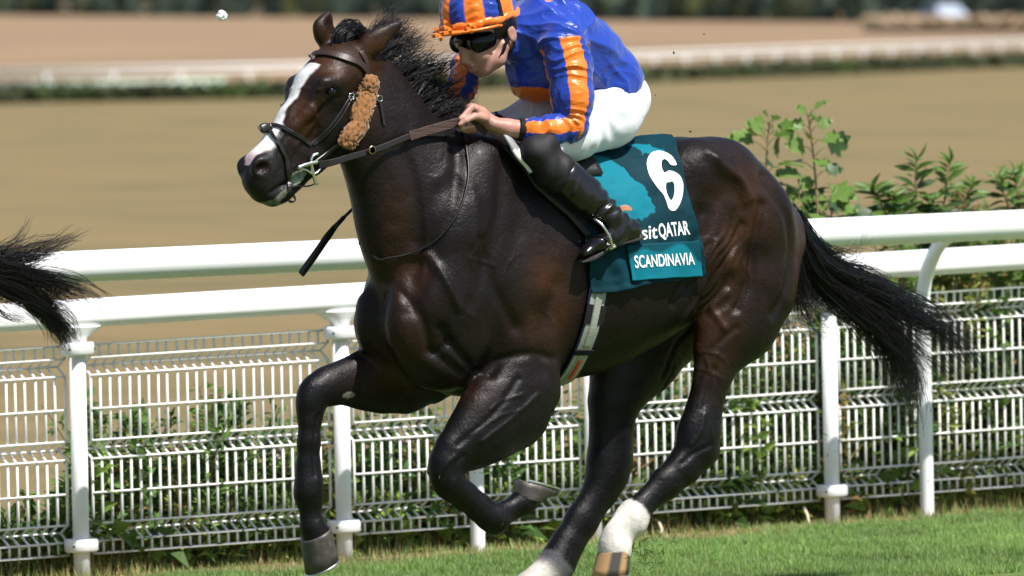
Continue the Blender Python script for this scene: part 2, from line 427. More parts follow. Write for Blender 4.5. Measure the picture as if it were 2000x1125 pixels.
# far car
def far_car():
    g = PG(1829, 60.5); d = np.linalg.norm(g - CAM); root = empty('parked_car', (g[0], g[1], 0.))
    tag(root, 'small blurred silver car standing before the wood at upper right', 'car')
    mb = mat('silver_paint', (.30, .35, .42), .3, .5, .2, .5); mg = mat('car_glass', (.04, .05, .06), .08, .6); mt = mat('tyre_rubber', (.02, .02, .02), .8)
    ang = math.atan2(_R0[1], _R0[0]) ; ca, sa = math.cos(ang + 2.0), math.sin(ang + 2.0)
    def X(v): v = np.asarray(v, float); return np.stack([v[:, 0] * ca - v[:, 1] * sa, v[:, 0] * sa + v[:, 1] * ca, v[:, 2]], 1)
    def side(prof, hw, name, m):
        n = len(prof); V = [(x, -hw * k, z) for x, z, k in prof] + [(x, hw * k, z) for x, z, k in prof]
        F = [tuple(range(n)), tuple(reversed(range(n, 2 * n)))] + [(i, n + i, n + (i + 1) % n, (i + 1) % n) for i in range(n)]
        o = mesh_obj(name, X(V), F, m, root, smooth=False); return o
    side([(-2, .35, 1), (-2.05, .75, 1), (-1.9, .95, .97), (-1.7, .98, .97), (1.1, .95, .97), (1.9, .8, .93), (2.05, .6, .95), (2.0, .3, 1)], .88, 'body', mb)
    side([(-1.75, .975, .93), (-1.35, 1.42, .75), (.1, 1.45, .75), (.95, .95, .92)], .87, 'cabin', mb)
    side([(-1.55, 1.0, .935), (-1.28, 1.36, .79), (.05, 1.39, .79), (.72, .99, .93)], .885, 'side_window', mg)
    for x in (-1.25, 1.3):
        for y in (-.82, .82):
            v, f = lathe([(.2, -.1), (.31, -.1), (.31, .1), (.2, .1)], 14); v = np.stack([v[:, 0] + x, v[:, 2] + y, v[:, 1] + .31], 1)
            mesh_obj('wheel', X(v), f, mt, root)
    for y in (-.62, .62):
        v, f = lathe([(.02, -.03), (.12, -.03), (.12, .03), (.02, .03)], 10); v = np.stack([v[:, 2] + 1.98, v[:, 0] + y, v[:, 1] + .68], 1)
        mesh_obj('headlight', X(v), f, mat('lamp_glass', (.9, .9, .9), .1), root)
far_car()
gb = [PG(x, y) for x, y in ((1690, 61.5), (1800, 62.5), (1900, 62.5), (2080, 62))]
V, F = lumps('k', gb, 2600, lambda p, r: .16, lambda p, r: .62, None, 19)
o = mesh_obj('tall_dry_grass', V, F, mat('tall_dry_grass', (.45, .34, .22), .9, .1), smooth=False); o['kind'] = 'stuff'; o['label'] = 'tall dry grass hiding the wheels of the far car'; o['category'] = 'grass'

# ------------------------------------------------------------------ fence: white mesh fence with top rail
def zlow(X, z): return z + (z / 1.07) * (-.017 + (X - SHX + 1.07) * .0088)
fence = empty('mesh_fence', (X0 + 2 * SP, YR, 0)); tag(fence, 'white welded mesh fence with round posts and a flat-sided rail on top', 'fence')
def in_fence(o): pin(o, fence); return o
xs = np.linspace(-9, 14, 47)
LP = [(-.05, -.03), (-.03, -.056), (.03, -.056), (.05, -.03), (.052, .02), (.038, .048), (.012, .058), (-.012, .058), (-.038, .048), (-.052, .02)]
o = in_fence(mesh_obj('top_rail', *sweep([(x, YR, zlow(x, 1.0726)) for x in xs], LP), M_white))
for md in (o.modifiers.new('b', 'BEVEL'),): md.width = .008; md.segments = 2; md.limit_method = 'ANGLE'; md.angle_limit = .3
NA = range(-3, 8)
post_m = saddle_m = collar_m = bolt_m = None
def inst(name, me, loc, parent):
    o = bpy.data.objects.new(name, me); COL.objects.link(o); o.location = loc; o.parent = parent; return o
ZC = (.13, .93)
def collar_mesh():
    n = 28; V = []; F = []
    for z, s in ((-.026, .9), (-.018, 1.), (.018, 1.), (.026, .95)):
        for i in range(n):
            a = 2 * math.pi * i / n; ca, sa = math.cos(a), math.sin(a); e = abs(ca) ** 6
            V.append((.072 * s * math.copysign(abs(ca) ** .8, ca), (.056 - .016 * e) * s * math.copysign(abs(sa) ** .8, sa), z))
    for j in range(3):
        for i in range(n): F.append((j * n + i, j * n + (i + 1) % n, (j + 1) * n + (i + 1) % n, (j + 1) * n + i))
    F.append(tuple(reversed(range(n)))); F.append(tuple(3 * n + i for i in range(n)))
    return V, F
def saddle_mesh():   # flared bracket under the rail: round at the post, long flat trough above
    V = []; F = []; n = 24; rows = [(0, .036, .036), (.02, .038, .037), (.022, .041, .04), (.035, .043, .041), (.05, .075, .045), (.075, .12, .053), (.082, .125, .055)]
    for z, a, b in rows:
        for i in range(n):
            t = 2 * math.pi * i / n; V.append((a * math.cos(t), b * math.sin(t), z))
    for j in range(len(rows) - 1):
        for i in range(n): F.append((j * n + i, j * n + (i + 1) % n, (j + 1) * n + (i + 1) % n, (j + 1) * n + i))
    F.append(tuple(reversed(range(n)))); F.append(tuple((len(rows) - 1) * n + i for i in range(n)))
    return V, F
bv, bf = lathe([(.005, -.004), (.006, 0), (.004, .004)], 8); bv = np.stack([bv[:, 0], bv[:, 2], bv[:, 1]], 1)
for i in NA:
    x = X0 + i * SP; lx = x - fence.location.x
    if post_m is None:
        v, f = lathe([(.0335, -.3), (.0335, .96)], 24); post_m = mesh_obj('post', v, f, M_white2); o = post_m; post_m = o.data
        o2 = mesh_obj('c', *collar_mesh(), M_white2); collar_m = o2.data; bpy.data.objects.remove(o2)
        o2 = mesh_obj('s', *saddle_mesh(), M_white2); saddle_m = o2.data; bpy.data.objects.remove(o2)
        o2 = mesh_obj('b', bv, bf, M_dark); bolt_m = o2.data; bpy.data.objects.remove(o2)
        o.location = (lx, 0, 0); o.parent = fence; p = o
    else: p = inst('post', post_m, (lx, 0, 0), fence)
    inst('saddle_bracket', saddle_m, (0, 0, zlow(x, .94)), p)
    for z in ZC:
        inst('collar', collar_m, (0, 0, zlow(x, z)), p)
        for dx in (-.058, .058): inst('bolt', bolt_m, (dx, -.036, zlow(x, z)), p)
# mesh panels: horizontal wires joined as the panel frame, each upright wire a piece of its own
YM = .052
ZH = [(.941, 0), (.888, 0), (.855, .055), (.817, 0), (.68, 0), (.551, 0), (.514, .055), (.476, 0), (.337, 0), (.211, 0), (.176, .055), (.14, 0), (.0885, 0)]
NW = 26; WX = np.linspace(.061, SP - .061, NW)
vw = sweep([(0, dy, z) for z, dy in [(.945, 0), (.892, 0), (.855, .055), (.817, 0), (.68, 0), (.551, 0), (.514, .055), (.476, 0), (.337, 0), (.211, 0), (.176, .055), (.14, 0), (.084, 0)]], circ(.0061, 6), up=(1, .01, 0))
wire_m = None
for i in list(NA)[:-1]:
    x = X0 + i * SP
    parts = [sweep([(.061, dy - (.0075 if dy == 0 else 0), zlow(x, z)), (SP - .061, dy - (.0075 if dy == 0 else 0), zlow(x + SP, z))], circ(.0052, 6)) for z, dy in ZH]
    pn = mesh_obj('mesh_panel', *join(parts), M_wire); pn.location = (x - fence.location.x + .032, YM, 0); pn.parent = fence
    for wx in WX:
        if wire_m is None: o = mesh_obj('upright_wire', *vw, M_wire); wire_m = o.data; o.location = (wx, 0, 0); o.parent = pn
        else: o = inst('upright_wire', wire_m, (wx, 0, 0), pn)
        o.scale.z = zlow(x + wx, 1.); o.rotation_euler = (0, random.gauss(0, .0025), 0)

# running rail on gooseneck posts
YB = YR - .085
rail = empty('running_rail', (PG(904, 1072)[0], YB, 0)); tag(rail, 'thick white tubular running rail carried on bent gooseneck posts above the mesh fence', 'rail')
o = mesh_obj('rail_tube', *sweep([(x, YR - .66, 1.2726) for x in xs], circ(.0625, 28)), M_white); pin(o, rail)
xb = [PG(904, 1071)[0], PG(1794, 1006.5)[0]]; d = xb[1] - xb[0]
gp = catmull([(0, 0, -.3), (0, 0, .3), (0, 0, .86), (0, -.008, 1.0), (0, -.05, 1.10), (0, -.13, 1.19), (0, -.25, 1.24), (0, -.42, 1.265), (0, -.56, 1.27)], 7)
gv = sweep(gp, circ(.0305, 20), up=(1, .01, 0)); gm = None
for x in (xb[0] - 2 * d, xb[0] - d, xb[0], xb[1], xb[1] + d, xb[1] + 2 * d):
    if gm is None: o = mesh_obj('gooseneck_post', *gv, M_white2); gm = o.data; o.location = (x - rail.location.x, 0, 0); o.parent = rail
    else: inst('gooseneck_post', gm, (x - rail.location.x, 0, 0), rail)
# ================================================================== HORSE
HQ = .0065
H = Field((-2.0, -.46, -.02), (1.75, .46, 2.32), HQ)
# --- trunk: profile in the sagittal plane (photo px at y=0), half width
TOPL = [(880, 262), (930, 258), (985, 272), (1050, 296), (1120, 302), (1180, 295), (1240, 280), (1300, 270), (1345, 269), (1395, 275), (1440, 296), (1485, 332), (1520, 380), (1540, 425)]
BOTL = [(770, 640), (810, 735), (860, 768), (925, 778), (1010, 762), (1090, 744), (1150, 733), (1210, 707), (1280, 668), (1340, 622), (1400, 600), (1450, 590), (1490, 565), (1520, 510)]
tp = np.array([P(x, y, 0) for x, y in TOPL]); bp_ = np.array([P(x, y, 0) for x, y in BOTL])
XA, XB = P(775, 600, 0)[0], P(1535, 450, 0)[0]
def trunk():
    xg = np.linspace(XA + .02, XB, 60)
    # front of the trunk blends into the neck chain
    zt = np.interp(xg, tp[:, 0], tp[:, 2]); zb = np.interp(xg, bp_[:, 0], bp_[:, 2])
    u = (xg - XA) / (XB - XA)
    hw = np.interp(u, [0, .06, .15, .25, .38, .5, .62, .74, .84, .92, 1.], [.15, .195, .222, .232, .262, .275, .262, .245, .245, .20, .11])
    ker = np.array([1, 2, 3, 2, 1]) / 9
    def sm(a): return np.convolve(np.pad(a, 2, mode='edge'), ker, 'valid')
    zt, zb, hw = sm(zt), sm(zb), sm(hw)
    bx = H.box(np.array([XA - .05, -.4, .5]), np.array([XB + .05, .4, 2.0])); sl, (x, y, z) = bx
    xf = x.ravel()
    T = np.interp(xf, xg, zt)[:, None, None]; B = np.interp(xf, xg, zb)[:, None, None]; W = np.interp(xf, xg, hw)[:, None, None]
    zc = T * .46 + B * .54; zz = z - zc; h = np.where(zz > 0, T - zc, zc - B)
    # egg section: narrower towards the withers and the keel
    W = W * np.where(zz > 0, 1 - .10 * np.clip(zz / h, 0, 1) ** 2, 1 - .06 * np.clip(-zz / h, 0, 1) ** 2)
    p = 2.25
    q = (np.abs(y / W) ** p + np.abs(zz / h) ** p) ** (1 / p)
    d = (q - 1) * np.minimum(W, h) * .9
    ex = np.maximum(np.maximum(xg[0] - x, x - xg[-1]), 0)
    d = np.where(ex > 0, np.sqrt(np.maximum(d, 0) ** 2 + ex ** 2) + np.minimum(d, 0) * 0, d)
    H.put(sl, d.astype(np.float32), .05)
trunk()
def prof(rows, wb):
    """neck style sections: (top px, bottom px, half width)"""
    out = []
    for (t, b, hw) in rows:
        t3, b3 = P(*t, 0), P(*b, 0); out.append(((t3 + b3) / 2, np.linalg.norm(t3 - b3) / 2, hw))
    return out
neck = prof([((712, 108), (722, 292), .07), ((738, 148), (738, 340), .078), ((772, 200), (752, 400), .092), ((825, 252), (768, 480), .12), ((895, 278), (786, 580), .15), ((975, 312), (812, 680), .17)], 0)
H.chain(neck, .06)
# crest
H.chain([(P(718, 112, 0), .03, .022), (P(768, 172, 0), .032, .022), (P(830, 246, 0), .034, .024), (P(898, 274, 0), .038, .03), (P(975, 280, 0), .045, .035)], .045)
# chest: two pectoral swells, breast point
for sgn in (-1, 1):
    H.ell(PM(815, 630, .095, sgn), (.13, .10, .17), k=.07)
    H.ell(PM(855, 712, .10, sgn), (.13, .09, .09), k=.06)
    # shoulder: scapula + upper arm
    H.chain([(PM(945, 330, .11, sgn), .10, .07), (PM(910, 450, .155, sgn), .13, .065), (PM(888, 580, .172, sgn), .12, .06), (PM(900, 655, .172, sgn), .10, .06)], .07)
    H.ell(PM(1000, 560, .165, sgn), (.17, .075, .16), k=.07)      # triceps mass
    # hip point, croup, haunch
    H.ell(PM(1372, 325, .165, sgn), (.10, .07, .08), k=.12)
    H.ell(PM(1512, 520, .085, sgn), (.10, .085, .17), k=.07)
    H.chain([(PM(1415, 345, .12, sgn), .13, .11), (PM(1468, 430, .135, sgn), .145, .11), (PM(1480, 520, .14, sgn), .14, .10)], .07)
# near hind
nh = limb([((1372, 560), (1560, 560), -.14, .62), ((1362, 625), (1520, 622), -.15, .55), ((1358, 661), (1476, 655), -.15, .58), ((1356, 700), (1446, 692), -.15, .62), ((1354, 740), (1425, 738), -.15, .7), ((1348, 783), (1410, 783)), ((1338, 815), (1405, 817)), ((1323, 850), (1404, 848)), ((1319, 874), (1403, 876))], -.15, .72)
H.chain(nh, .035)
H.ell(P(1388, 884, -.15), (.034, .026, .03), k=.03)
H.chain(limb([((1319, 868), (1398, 893)), ((1301, 905), (1368, 918)), ((1272, 940), (1330, 948)), ((1236, 975), (1276, 996)), ((1215, 990), (1266, 1016), None, .85), ((1201, 1006), (1262, 1030), None, .85), ((1190, 1028), (1240, 1040)), ((1178, 1046), (1229, 1050)), ((1170, 1066), (1231, 1068), None, .95), ((1168, 1080), (1232, 1080), None, .95)], -.15, .78), .022)
# far hind
H.chain(limb([((1210, 620), (1400, 600), .13, .5), ((1165, 690), (1330, 680), .13, .55), ((1152, 745), (1280, 730), .12, .6), ((1151, 787), (1246, 787), .12, .7), ((1154, 833), (1235, 833)), ((1154, 872), (1233, 880)), ((1149, 903), (1232, 906)), ((1145, 930), (1226, 928))], .12, .72), .035)
H.ell(P(1222, 905, .12), (.03, .026, .03), k=.03)
H.chain(limb([((1145, 930), (1220, 935)), ((1140, 960), (1207, 955)), ((1104, 1022), (1168, 1013)), ((1074, 1068), (1138, 1066)), ((1058, 1090), (1126, 1096), None, .85), ((1050, 1104), (1118, 1110), None, .85), ((1032, 1120), (1084, 1130)), ((1008, 1138), (1060, 1150)), ((992, 1152), (1050, 1162), None, .95)], .12, .78), .022)
# near fore
H.chain(limb([((960, 640), (1090, 690), -.15, .6), ((966, 728), (1086, 762), -.155, .58), ((926, 780), (1074, 800), -.155, .52), ((905, 806), (1040, 812), -.155, .55), ((884, 834), (1005, 838), -.155, .62), ((866, 858), (962, 866), -.155, .68), ((852, 874), (928, 888))], -.155, .75), .04)
H.ell(P(1066, 772, -.15), (.05, .035, .045), k=.05)
H.chain(limb([((846, 880), (922, 890)), ((840, 900), (906, 910)), ((841, 930), (899, 920)), ((848, 952), (903, 930)), ((862, 966), (910, 940))], -.155, .85), .022)
H.chain(limb([((862, 962), (908, 938)), ((884, 977), (930, 958)), ((916, 1006), (958, 978)), ((938, 1028), (972, 988), None, .85), ((952, 1040), (985, 992), None, .9)], -.155, .75), .02)
H.chain(limb([((958, 1034), (976, 986), None, .9), ((986, 1022), (984, 980)), ((1010, 1012), (1000, 972)), ((1032, 1003), (1006, 962), None, .95), ((1046, 995), (1008, 954), None, .95)], -.155, .8), .02)
# far fore
H.chain(limb([((770, 640), (880, 770), .15, .6), ((742, 672), (822, 786), .155, .55), ((712, 684), (770, 794), .155, .55), ((682, 698), (720, 790), .155, .6), ((650, 714), (672, 783), .155, .68), ((622, 726), (648, 786), .155, .75), ((604, 738), (638, 788))], .155, .78), .04)
H.ell(P(800, 776, .15), (.055, .035, .035), k=.05)
H.chain(limb([((600, 742), (634, 786)), ((587, 760), (634, 784)), ((582, 782), (632, 793)), ((584, 802), (629, 806)), ((584, 822), (626, 820)), ((582, 861), (624, 861)), ((581, 909), (624, 909)), ((577, 942), (629, 944), None, .85), ((575, 964), (629, 962), None, .85), ((584, 984), (627, 982)), ((589, 1010), (625, 1010)), ((588, 1028), (634, 1030), None, .95), ((588, 1046), (648, 1044), None, .95)], .155, .78), .022)
# --- head
H.ell(P(634, 160, 0), (.080, .108, .082), k=.05)
skull = [(P(700, 118, 0), .080, .072), (P(662, 138, 0), .098, .100), (P(622, 182, 0), .092, .102), (P(580, 238, 0), .070, .064), (P(547, 284, 0), .061, .057), (P(516, 322, 0), .062, .058), (P(506, 352, 0), .055, .055), (P(512, 374, 0), .042, .048)]
H.chain(skull, .03)
jaw = [(P(668, 232, 0), .115, .078), (P(642, 272, 0), .080, .064), (P(606, 310, 0), .056, .050), (P(570, 346, 0), .044, .044), (P(548, 372, 0), .037, .044), (P(532, 388, 0), .028, .038)]
H.chain([(P(618, 262, 0), .07, .062), (P(584, 298, 0), .055, .054), (P(556, 330, 0), .048, .052), (P(532, 352, 0), .04, .048)], .03)
H.chain(jaw, .035)
for sgn in (-1, 1):
    H.ell(PM(661, 232, .060, sgn), (.10, .036, .105), k=.025)            # cheek
    H.chain([(PM(622, 186, .090, sgn), .018, .016), (PM(634, 167, .096, sgn), .024, .020), (PM(660, 160, .095, sgn), .024, .020)], .035)   # brow
    H.chain([(PM(632, 186, .088, sgn), .022, .018), (PM(600, 222, .070, sgn), .020, .018), (PM(572, 250, .052, sgn), .016, .016)], .022)   # facial crest
    H.ell(PM(645, 179, .122, sgn), (.030, .018, .021), k=.014, cut=True)
    H.chain([(PM(628, 186, .104, sgn), .006, .006), (PM(640, 169, .110, sgn), .007, .007), (PM(658, 170, .108, sgn), .006, .006), (PM(666, 180, .102, sgn), .005, .005)], .012)
    H.ell(PM(512, 327, .046, sgn), (.046, .026, .042), k=.02)             # nostril flare
    H.ell(PM(513, 328, .072, sgn), (.030, .026, .021), R=[[.94, 0, .34], [0, 1, 0], [-.34, 0, .94]], k=.010, cut=True)
# mouth line
H.chain([(P(532, 376, -.06), .006, .02), (P(556, 362, -.06), .006, .02), (P(585, 342, -.055), .006, .018)], .012, cut=True)
# ears
def ear(base, mid, tip, w0, w1, rb, open_dir):
    b, m_, t = P(*base, w0), P(*mid, (w0 + w1) / 2), P(*tip, w1)
    H.chain([(b, rb * .85, rb * .7), (b * .5 + m_ * .5, rb * 1.0, rb * .62), (m_, rb * .92, rb * .5), (m_ * .45 + t * .55, rb * .58, rb * .32), (m_ * .15 + t * .85, rb * .28, rb * .18), (t, .004, .004)], .016)
    o = np.asarray(open_dir) * rb
    H.chain([(b * .35 + m_ * .65 + o * .72, rb * .55, rb * .4), (m_ * .85 + t * .15 + o * .62, rb * .5, rb * .36), (m_ * .35 + t * .65 + o * .45, rb * .28, rb * .2)], .012, cut=True)
ear((712, 98), (742, 76), (783, 44), -.055, -.10, .044, (.35, .2, -.9))
ear((640, 84), (632, 54), (643, 26), .07, .075, .042, (.55, -.75, .1))
hV, hF = H.mesh(3)
del H
# --- anatomy drawn onto the surface: creases (<0) and raised lines (>0), as (polyline px, side plane, width, height)
hN = vnormals(hV, hF)
def onplane(pts, w): return np.array([P(x, y, w)[[0, 2]] for x, y in pts])
LINES = [
 ([(1385, 310), (1402, 325), (1430, 350), (1450, 385)], -.2, .022, .006),
 ([(1480, 400), (1468, 470), (1462, 540), (1440, 600)], -.24, .024, -.009),
 ([(1350, 470), (1340, 540), (1320, 590)], -.25, .03, -.008),
 ([(1395, 470), (1380, 520), (1372, 580), (1352, 620)], -.25, .014, .008),
 ([(860, 350), (885, 330), (905, 345), (915, 400), (905, 470)], -.18, .030, .0028),
 ([(845, 500), (865, 560), (880, 600)], -.2, .02, .007),
 ([(940, 470), (955, 540), (985, 600), (1010, 640)], -.24, .03, -.006),
 ([(800, 470), (800, 400), (790, 330), (775, 290)], -.10, 0.038, -0.0062),                         # jugular groove
 ([(905, 300), (880, 380), (845, 470), (815, 560), (800, 610)], -.17, 0.030, -0.0062),             # front of shoulder
 ([(752, 604), (762, 665), (790, 705), (850, 750)], -.12, 0.022, -0.0074),
 ([(790, 560), (812, 620), (836, 686), (860, 665)], -.16, 0.019, -0.0056),
 ([(836, 686), (880, 720), (920, 735)], -.17, 0.019, -0.0050),
 ([(856, 640), (878, 676), (918, 714), (960, 730)], -.2, 0.019, -0.0087),
 ([(985, 320), (965, 420), (930, 520), (905, 590)], -.2, 0.041, -0.0050),
 ([(968, 722), (985, 700), (1030, 690), (1075, 700)], -.2, 0.019, -0.0056),
 ([(1085, 560), (1060, 640), (1062, 720)], -.24, 0.047, -0.0062),
 ([(1000, 740), (965, 790), (930, 830), (890, 868)], -.2, 0.014, -0.0037),
 ([(1035, 770), (985, 815), (930, 862)], -.2, 0.011, 0.0037),
 ([(1375, 300), (1395, 330), (1425, 350), (1440, 390)], -.2, 0.030, 0.0074),
 ([(1475, 345), (1515, 420), (1528, 490), (1515, 560), (1490, 610)], -.18, 0.030, -0.0087),
 ([(1420, 400), (1405, 440), (1412, 480), (1430, 520)], -.24, 0.041, 0.0062),
 ([(1445, 440), (1425, 490), (1395, 550), (1380, 600)], -.24, 0.022, -0.0062),
 ([(1370, 420), (1362, 500), (1350, 560)], -.24, 0.047, -0.0087),
 ([(1412, 640), (1400, 600), (1420, 570)], -.22, 0.016, 0.0050),
 ([(1372, 740), (1392, 680), (1425, 640)], -.2, 0.016, -0.0037),
 ([(1346, 868), (1362, 840), (1372, 800)], -.19, 0.011, 0.0031), ([(1330, 905), (1350, 885), (1380, 868)], -.19, 0.011, -0.0031),
 ([(1372, 800), (1382, 760), (1390, 720)], -.19, 0.014, -0.0043),
 ([(880, 890), (868, 905), (858, 925)], -.19, 0.009, 0.0031), ([(895, 890), (882, 908), (880, 930)], -.19, 0.011, -0.0031),
 ([(620, 810), (614, 850), (612, 930)], .12, 0.008, -0.0037),
 ([(600, 205), (612, 232), (600, 262), (580, 285)], -.07, 0.014, 0.0031), ([(640, 200), (620, 225), (625, 250)], -.09, 0.014, -0.0031),
 ([(560, 265), (545, 300), (548, 330)], -.06, 0.009, -0.0025), ([(565, 300), (560, 330), (575, 345)], -.05, 0.008, 0.0025),
 ([(700, 215), (690, 270), (668, 300)], -.09, 0.016, -0.0037),
 ([(590, 160), (612, 175), (632, 172)], -.085, 0.008, 0.0025), ([(626, 190), (640, 196), (660, 190)], -.095, 0.007, -0.0025),
]
side_n = np.abs(hN[:, 1]); xz = hV[:, [0, 2]]
disp = np.zeros(len(hV))
for pts, w, wd_, hg in LINES:
    wd_ *= .82; hg *= 1.75
    pl = onplane(catmull(pts, 5), w); lo, hi = pl.min(0) - 3 * wd_, pl.max(0) + 3 * wd_
    m = np.all((xz > lo) & (xz < hi), 1) & (side_n > .12)
    if w > 0: m &= hV[:, 1] > -.05
    dd = polyd(xz[m], pl); disp[m] += hg * np.exp(-(dd / wd_) ** 2) * np.minimum(1, side_n[m] * 2)
# veins on the near side
VEINS = [([(900, 505), (925, 510), (950, 520)], .003), ([(930, 440), (915, 480), (900, 505), (908, 540), (900, 575)], .003), ([(985, 500), (970, 520), (965, 545)], .003), ([(890, 560), (885, 600), (905, 620)], .0025),
         ([(1040, 600), (1070, 640), (1060, 690)], .0025), ([(940, 800), (965, 780), (1000, 770)], .003), ([(905, 850), (950, 815), (990, 800)], .003), ([(1380, 850), (1370, 800), (1385, 750), (1375, 700)], .003), ([(1362, 690), (1380, 688), (1400, 700), (1410, 715)], .003), ([(1360, 715), (1385, 730), (1400, 740)], .003), ([(610, 225), (598, 250), (604, 280)], .0025), ([(590, 215), (575, 250), (585, 270)], .0025), ([(1440, 460), (1425, 500), (1445, 540), (1430, 580)], .003)]
for pts, hg in VEINS:
    pl = onplane(catmull(pts, 6), -.18); m = np.all((xz > pl.min(0) - .03) & (xz < pl.max(0) + .03), 1) & (hN[:, 1] < -.2)
    disp[m] += hg * np.exp(-(polyd(xz[m], pl) / .006) ** 2)
# flank wrinkles
fl = onplane([(1395, 520)], -.22)[0]; q = xz - fl; m = (np.linalg.norm(q / [.20, .26], axis=1) < 1) & (hN[:, 1] < -.25)
ww = np.sin((q[:, 0] * .86 - q[:, 1] * .5) * 165 + 5 * vnoise(hV, 9, 4)) * np.exp(-(np.linalg.norm(q / [.12, .17], axis=1)) ** 2)
disp[m] += .0042 * ww[m]
disp += .0022 * vnoise(hV, 9) * (hV[:, 2] > .5) + .0012 * vnoise(hV, 22, 3)
hV = hV + hN * disp[:, None]
hN = vnormals(hV, hF)
# --- coat colour (dark bay): brown where the coat is thin, black points, white blaze and hind socks
n1 = vnoise(hV, 5, 1); n2 = vnoise(hV, 14, 2); n3 = vnoise(hV, 60, 5)
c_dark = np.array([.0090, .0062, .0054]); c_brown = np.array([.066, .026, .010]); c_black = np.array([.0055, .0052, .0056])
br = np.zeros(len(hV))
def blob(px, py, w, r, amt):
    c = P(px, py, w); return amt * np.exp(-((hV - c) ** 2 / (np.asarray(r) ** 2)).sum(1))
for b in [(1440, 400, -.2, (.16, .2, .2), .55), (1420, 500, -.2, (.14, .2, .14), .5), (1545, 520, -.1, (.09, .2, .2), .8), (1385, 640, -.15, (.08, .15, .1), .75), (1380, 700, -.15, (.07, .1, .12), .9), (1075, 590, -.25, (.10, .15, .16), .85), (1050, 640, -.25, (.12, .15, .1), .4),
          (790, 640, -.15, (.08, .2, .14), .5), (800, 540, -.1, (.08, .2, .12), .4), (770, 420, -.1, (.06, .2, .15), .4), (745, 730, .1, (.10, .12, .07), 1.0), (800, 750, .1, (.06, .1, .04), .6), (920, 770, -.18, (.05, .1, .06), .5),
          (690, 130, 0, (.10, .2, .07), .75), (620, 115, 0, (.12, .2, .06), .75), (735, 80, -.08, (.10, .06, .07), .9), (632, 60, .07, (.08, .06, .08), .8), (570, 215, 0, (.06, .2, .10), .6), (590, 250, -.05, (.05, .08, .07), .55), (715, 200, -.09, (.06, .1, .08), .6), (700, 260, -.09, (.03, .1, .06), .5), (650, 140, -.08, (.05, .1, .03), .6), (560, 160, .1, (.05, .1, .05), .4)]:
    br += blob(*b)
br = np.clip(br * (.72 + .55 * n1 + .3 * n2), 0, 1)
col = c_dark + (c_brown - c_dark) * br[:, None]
leg = 1 - sstep(.62, .95, hV[:, 2]); leg = np.where((hV[:, 2] < 1.0), leg, 0)
leg = np.maximum(leg, blob(605, 775, .155, (.13, .12, .12), 1.2) ) ; leg = np.clip(leg, 0, 1)
br_keep = np.clip(blob(1385, 690, -.15, (.09, .12, .16), 1.3) + blob(745, 735, .1, (.12, .12, .08), 1.3), 0, 1)
leg *= 1 - br_keep
col = col + (c_black - col) * leg[:, None]
# grey muzzle skin
mz = np.clip(blob(512, 335, 0, (.075, .2, .07), 1.3) + blob(545, 375, 0, (.07, .2, .04), .8), 0, 1)
col = col + (np.array([.020, .018, .018]) - col) * mz[:, None]
# blaze: around the face's mid line, measured across the head
def seg_mask(pts_w, side_off=0.):
    """pts: (px,py,half width) mid-line of the marking; lateral coordinate y, only on the front of the face"""
    c3 = np.array([P(x, y, 0) for x, y, _ in pts_w]); hw = np.array([h for _, _, h in pts_w])
    pl = c3[:, [0, 2]]; best = np.full(len(hV), 1e9); H_ = np.zeros(len(hV))
    for i in range(len(pl) - 1):
        ab = pl[i + 1] - pl[i]; t = ((xz - pl[i]) @ ab) / (ab @ ab); tc_ = np.clip(t, 0, 1); dd = np.linalg.norm(xz - pl[i] - tc_[:, None] * ab, axis=1)
        dd = dd + np.abs(t - tc_) * 10
        u = dd < best; best[u] = dd[u]; H_[u] = (hw[i] + (hw[i + 1] - hw[i]) * tc_)[u]
    return best, H_
xz = hV[:, [0, 2]]
bz, hwid = seg_mask([(612, 128, .062), (600, 142, .058), (582, 168, .036), (560, 206, .026), (540, 246, .032), (520, 280, .044), (500, 304, .036), (486, 324, .018)])
front = (bz < .085) & (hN[:, 0] < -.10 + 0 * bz)
off = hV[:, 1] + np.interp(hV[:, 2], [1.55, 1.75, 2.0], [.012, .004, -.008]) + .006 * n2 + .004 * n3
wm = sstep(.006, -.006, np.abs(off) - hwid) * front
pink = sstep(P(500, 285, 0)[2], P(500, 300, 0)[2] - .02, hV[:, 2])
wc = np.array([.74, .72, .70]) * (1 - pink[:, None]) + np.array([.66, .47, .47]) * pink[:, None]
col = col + (wc - col) * wm[:, None]
for sgn in (-1, 1):
    nd = np.exp(-(((hV - PM(514, 328, .062, sgn)) / [.040, .034, .030]) ** 2).sum(1)); k_ = sstep(.42, .62, nd)
    col = col + (np.array([.012, .004, .004]) - col) * k_[:, None]  # nostril hollow painted dark: its shade put into the coat colour
    ey = np.exp(-(((hV - PM(646, 180, .095, sgn)) / [.045, .04, .032]) ** 2).sum(1)); col = col + (np.array([.006, .005, .005]) - col) * (sstep(.2, .6, ey) * .8)[:, None]  # lid shading painted round the eye as darker coat colour
fo = inpoly(xz + .004 * np.stack([n2, n3], 1), onplane([(566, 340), (590, 330), (598, 336), (590, 352), (574, 366), (566, 356)], -.05)) & (hV[:, 1] < .05)
fo2 = inpoly(xz + .004 * np.stack([n3, n2], 1), onplane([(510, 396), (530, 390), (556, 366), (560, 374), (545, 394), (550, 402), (540, 414), (518, 414)], -.03)) & (hV[:, 1] < .06)
col[fo] = np.array([.26, .28, .24]); col[fo2] = np.array([.15, .165, .13]) * (1 + .6 * n3[fo2, None])
